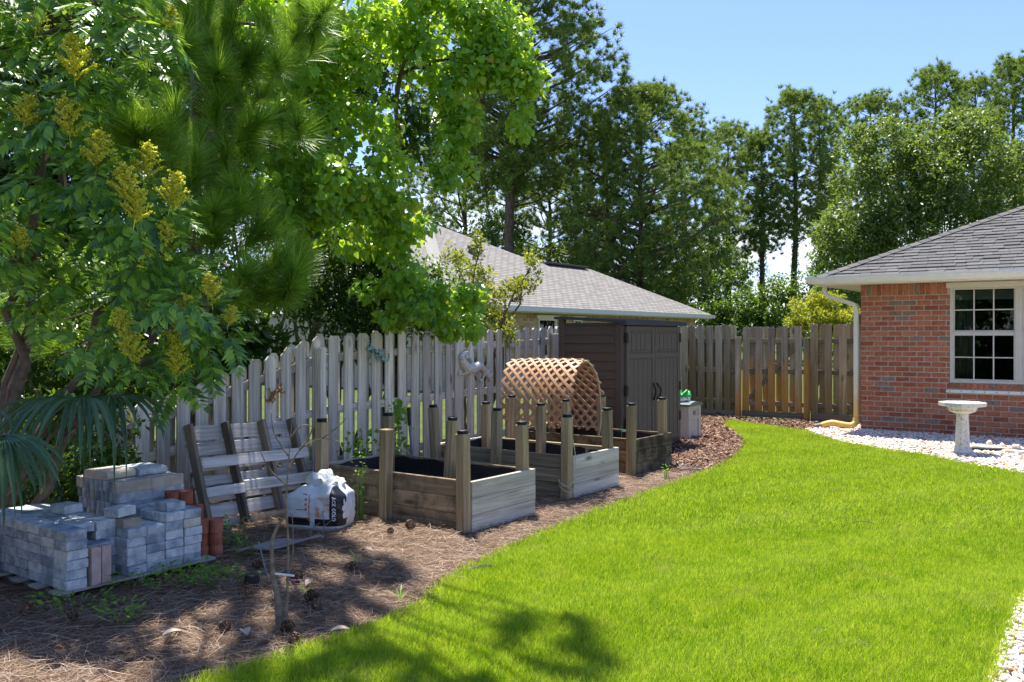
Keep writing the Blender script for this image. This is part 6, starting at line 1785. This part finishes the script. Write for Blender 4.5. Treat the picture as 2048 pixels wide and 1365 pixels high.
# ------------------------------------------------------------------ far pines, oaks and woods
def far_pine(label, px, base_y, Y, top_py, crown_px, crown_frac, seed, n_lim=40, lean=0.0, ivy=False, tl=0.55, dens=1.0, name='pine_tree'):
    r_ = np.random.default_rng(seed)
    Xb = (px-1024)/FPX*Y; H = CAMH+(672-top_py)/FPX*Y; Rr = crown_px/2/FPX*Y
    ro = thing(name, label, 'pine', (Xb, Y, 0))
    m = MB(); n = 9
    tp = [Vector((lean*H*(i/n)+r_.normal(0,.06), r_.normal(0,.06), H*0.97*i/n)) for i in range(n+1)]
    r0 = 0.012*H+0.06
    m.tube(tp, [r0*(1-0.86*(i/n)) for i in range(n+1)], 9, caps=False)
    P = []; D = []
    z0 = H*(1-crown_frac)
    def trunk_at(z):
        u = min(0.999, max(0, z/(H*0.97)))*n; i = int(u); return tp[i].lerp(tp[i+1], u-i)
    ne = int(n_lim*4.4*dens)
    for k in range(ne):
        u = ((k+r_.uniform(0,1))/ne)
        prof = min(1.0, 0.42+1.5*u) if u < 0.4 else max(0.12, math.cos((u-0.4)/0.6*1.45))**0.7
        a = k*2.39996+r_.uniform(-.5,.5)
        L = Rr*prof*(0.30+0.70*r_.uniform(0,1)**0.55)*(1+0.22*math.sin(a*2+seed)+0.15*math.sin(a*3+u*9))
        z = z0+(H-z0)*u
        e = trunk_at(z)+Vector((math.cos(a)*L, math.sin(a)*L, 0))
        st = trunk_at(max(z0*0.9, z-0.45*L-0.2))
        if k % 4 == 0:
            mid = st.lerp(e, .55)+Vector((0,0,-0.07*L)); m.tube([st, mid, e], [0.016*L+.02, 0.011*L+.012, 0.012], 5, caps=False)
        for j in range(int(r_.uniform(6,11))):
            w_ = r_.normal(0,1,3)*np.array((.32,.32,.25)); P.append(e+Vector(w_)); D.append(Vector((math.cos(a)*.5+r_.normal(0,.4), math.sin(a)*.5+r_.normal(0,.4), .8)))
    for j in range(int(18*dens)): P.append(tp[-1]+Vector((r_.normal(0,.4),r_.normal(0,.4),r_.uniform(-.9,.45)))); D.append(Vector((r_.normal(0,.3),r_.normal(0,.3),1)))
    m.build('trunk', M_bark, ro)
    P = np.array(P); D = unit(np.array(D)); nn = 34
    PP = np.repeat(P, nn, 0); DD = np.repeat(D, nn, 0)
    TT = DD*0.7+unit(r_.normal(0,1,PP.shape))*0.95; NN = r_.normal(0,1,PP.shape)
    v, f = scatter(PP+r_.normal(0,.03,PP.shape), TT, NN, r_.uniform(tl*.40, tl*.68, len(PP)), np.array([(-.062,0,0),(.062,0,0),(0,1,.0)]), np.array([(0,1,2)]))
    o = inst('crown', fastmesh('crown', v, f, M_ndlf), ro); o['kind'] = 'stuff'
    if ivy:
        n = 1500; zz = r_.uniform(0.3, H*.72, n); a = r_.uniform(0,6.28,n); rr = r0*(1-.8*zz/H)+np.abs(r_.normal(0,.16,n))*(0.7+0.6*np.sin(zz*1.3+seed))
        PI = np.stack([lean*zz+rr*np.cos(a), rr*np.sin(a), zz],1)
        v, f = scatter(PI, np.stack([np.cos(a)*.4,np.sin(a)*.4,-np.ones(n)*.8],1)+r_.normal(0,.3,(n,3)), np.stack([np.cos(a),np.sin(a),np.ones(n)*.5],1), r_.uniform(.12,.22,n), *OVAL)
        inst('ivy', fastmesh('ivy', v, f, M_dark), ro)
    return ro
far_pine('tall pine with a bare trunk rising beside the heart leaf tree', 1010, 0, 50, -190, 390, .62, 1, 80, .032, tl=.62, dens=1.75)
far_pine('broad round crowned pine standing behind the neighbour roof', 1278, 0, 50, 172, 350, .80, 2, 84, .008, tl=.55, dens=1.3)
far_pine('slender pine close to the left of the broad pine', 1215, 0, 53, 255, 170, .62, 3, 30)
far_pine('pine with low spreading limbs behind the tall bare trunk', 1100, 0, 58, 270, 260, .72, 4, 40, tl=.6)
far_pine('pine hidden behind the vine tree and roof peak', 930, 0, 56, 215, 300, .75, 5, 44, tl=.6)
far_pine('short pine between the broad pine and the ivy pines', 1455, 0, 62, 245, 180, .70, 6, 36, ivy=True)
far_pine('ivy wrapped pine with a split top', 1525, 0, 60, 262, 130, .52, 7, 24, ivy=True)
far_pine('tallest ivy wrapped pine beside the white clouds', 1590, 0, 60, 176, 165, .55, 8, 34, ivy=True)
far_pine('thin ivy wrapped pine next to the oak', 1640, 0, 62, 195, 115, .48, 9, 24, ivy=True)
far_pine('pine crown rising behind the left part of the oak', 1740, 0, 64, 186, 190, .55, 10, 36, tl=.6)
far_pine('pine crown topping the oak near the gap', 1870, 0, 62, 128, 170, .5, 11, 36, tl=.6)
far_pine('pine leaning toward its neighbour over the oak', 1945, 0, 66, 150, 140, .5, 12, 28, .01, tl=.6)
far_pine('tall pine at the house end of the tree line', 2025, 0, 60, 112, 150, .6, 13, 40, tl=.6, ivy=True)
far_pine('pine farther along the line past the house end', 2110, 0, 60, 150, 180, .6, 14, 30, tl=.6)
far_pine('pine half hidden behind the broad pine crown', 1370, 0, 60, 285, 200, .7, 15, 34, tl=.6)
shrub('oak_tree', 'broad leafy oak rising behind the brick house roof', (18.5,37,0), [C_(1720,420,37,190,260,2.2,6300), C_(1830,360,37,220,230,2.4,7800), C_(1930,360,37,210,230,2.4,7800), C_(1760,300,37.5,170,130,1.8,4200), C_(1900,280,37.5,210,130,1.8,5100), C_(1680,500,36.5,130,170,1.6,3900), C_(1800,490,36.5,200,170,2,5400), C_(1940,470,36.5,220,170,2,4800), C_(1750,590,36,260,120,1.6,3900)], 44, 0.19, OVAL, M_oak, cat='tree', stems=7, rs=.27)
shrub('oak_tree', 'leafy oak continuing the canopy past the house end', (23.5,38,0), [C_(2040,430,38,190,260,2.2,4200), C_(2130,360,38,220,260,2.2,3600), C_(2020,340,38,90,110,1.2,1200)], 22, 0.22, OVAL, M_oak, cat='tree', stems=5, rs=.3)
# wood edge below the pines
ug = [(1460,600,52,140,180,'dark thicket shrub below the short pine'),(1530,610,50,120,160,'leafy thicket shrub below the split topped ivy pine'),(1590,600,52,120,170,'dark thicket shrub at the foot of the tallest ivy pine'),(1650,590,48,120,170,'leafy thicket shrub behind the golden shrub'),(1420,560,56,120,220,'dark thicket shrub beyond the corner of the neighbour roof'),(1700,560,50,110,230,'leafy thicket shrub between the oak and the brick house eave')]
for k, (px, py, Y, w_, h_, lb) in enumerate(ug):
    p = at(px, py, Y)
    shrub('thicket_shrub', lb, (p.x, Y, 0), [C_(px,py,Y,w_,h_,1.5,2600), C_(px,650,Y,w_*1.2,120,1.5,1600)], 14, 0.24, OVAL, M_dark, 'thicket shrubs below the pines', stems=3, rs=.34)
ug2 = [(980,520,52,200,220,'dark understorey tree beside the tall bare pine trunk'),(1120,560,54,240,160,'leafy understorey tree above the dark ridge vent'),(1180,480,60,160,200,'dark understorey tree behind the slender pine'),(1350,560,58,240,200,'leafy understorey tree behind the broad pine trunk'),(900,470,58,220,260,'dark understorey tree behind the neighbour roof peak')]
for k, (px, py, Y, w_, h_, lb) in enumerate(ug2):
    p = at(px, py, Y)
    shrub('wood_edge_tree', lb, (p.x, Y, 0), [C_(px,py,Y,w_,h_,1.8,3000), C_(px,640,Y,w_,180,1.8,1500)], 14, 0.26, OVAL, M_oak if k % 2 else M_dark, 'understorey trees behind the neighbour house', stems=3, rs=.34, cat='tree')
# a far wood closing the horizon: one mass nobody could count
n = 16000
X = rng.uniform(-120,150,n); Yw = rng.uniform(85,100,n)
hz_ = 5.5+2.0*np.sin(X*.11)+1.5*np.sin(X*.37+1)+np.sin(X*.83)
P = np.stack([X, Yw, rng.uniform(0,1,n)**.8*hz_],1)
v, f = scatter(P, rng.normal(0,1,(n,3)), rng.normal(0,1,(n,3))+np.array([0,-1,1]), rng.uniform(.6,1.3,n), *OVAL)
tag(inst('distant_wood', fastmesh('distant_wood', v, f, M_dark)), 'dark far wood closing the view behind the pines', 'wood', kind='stuff')
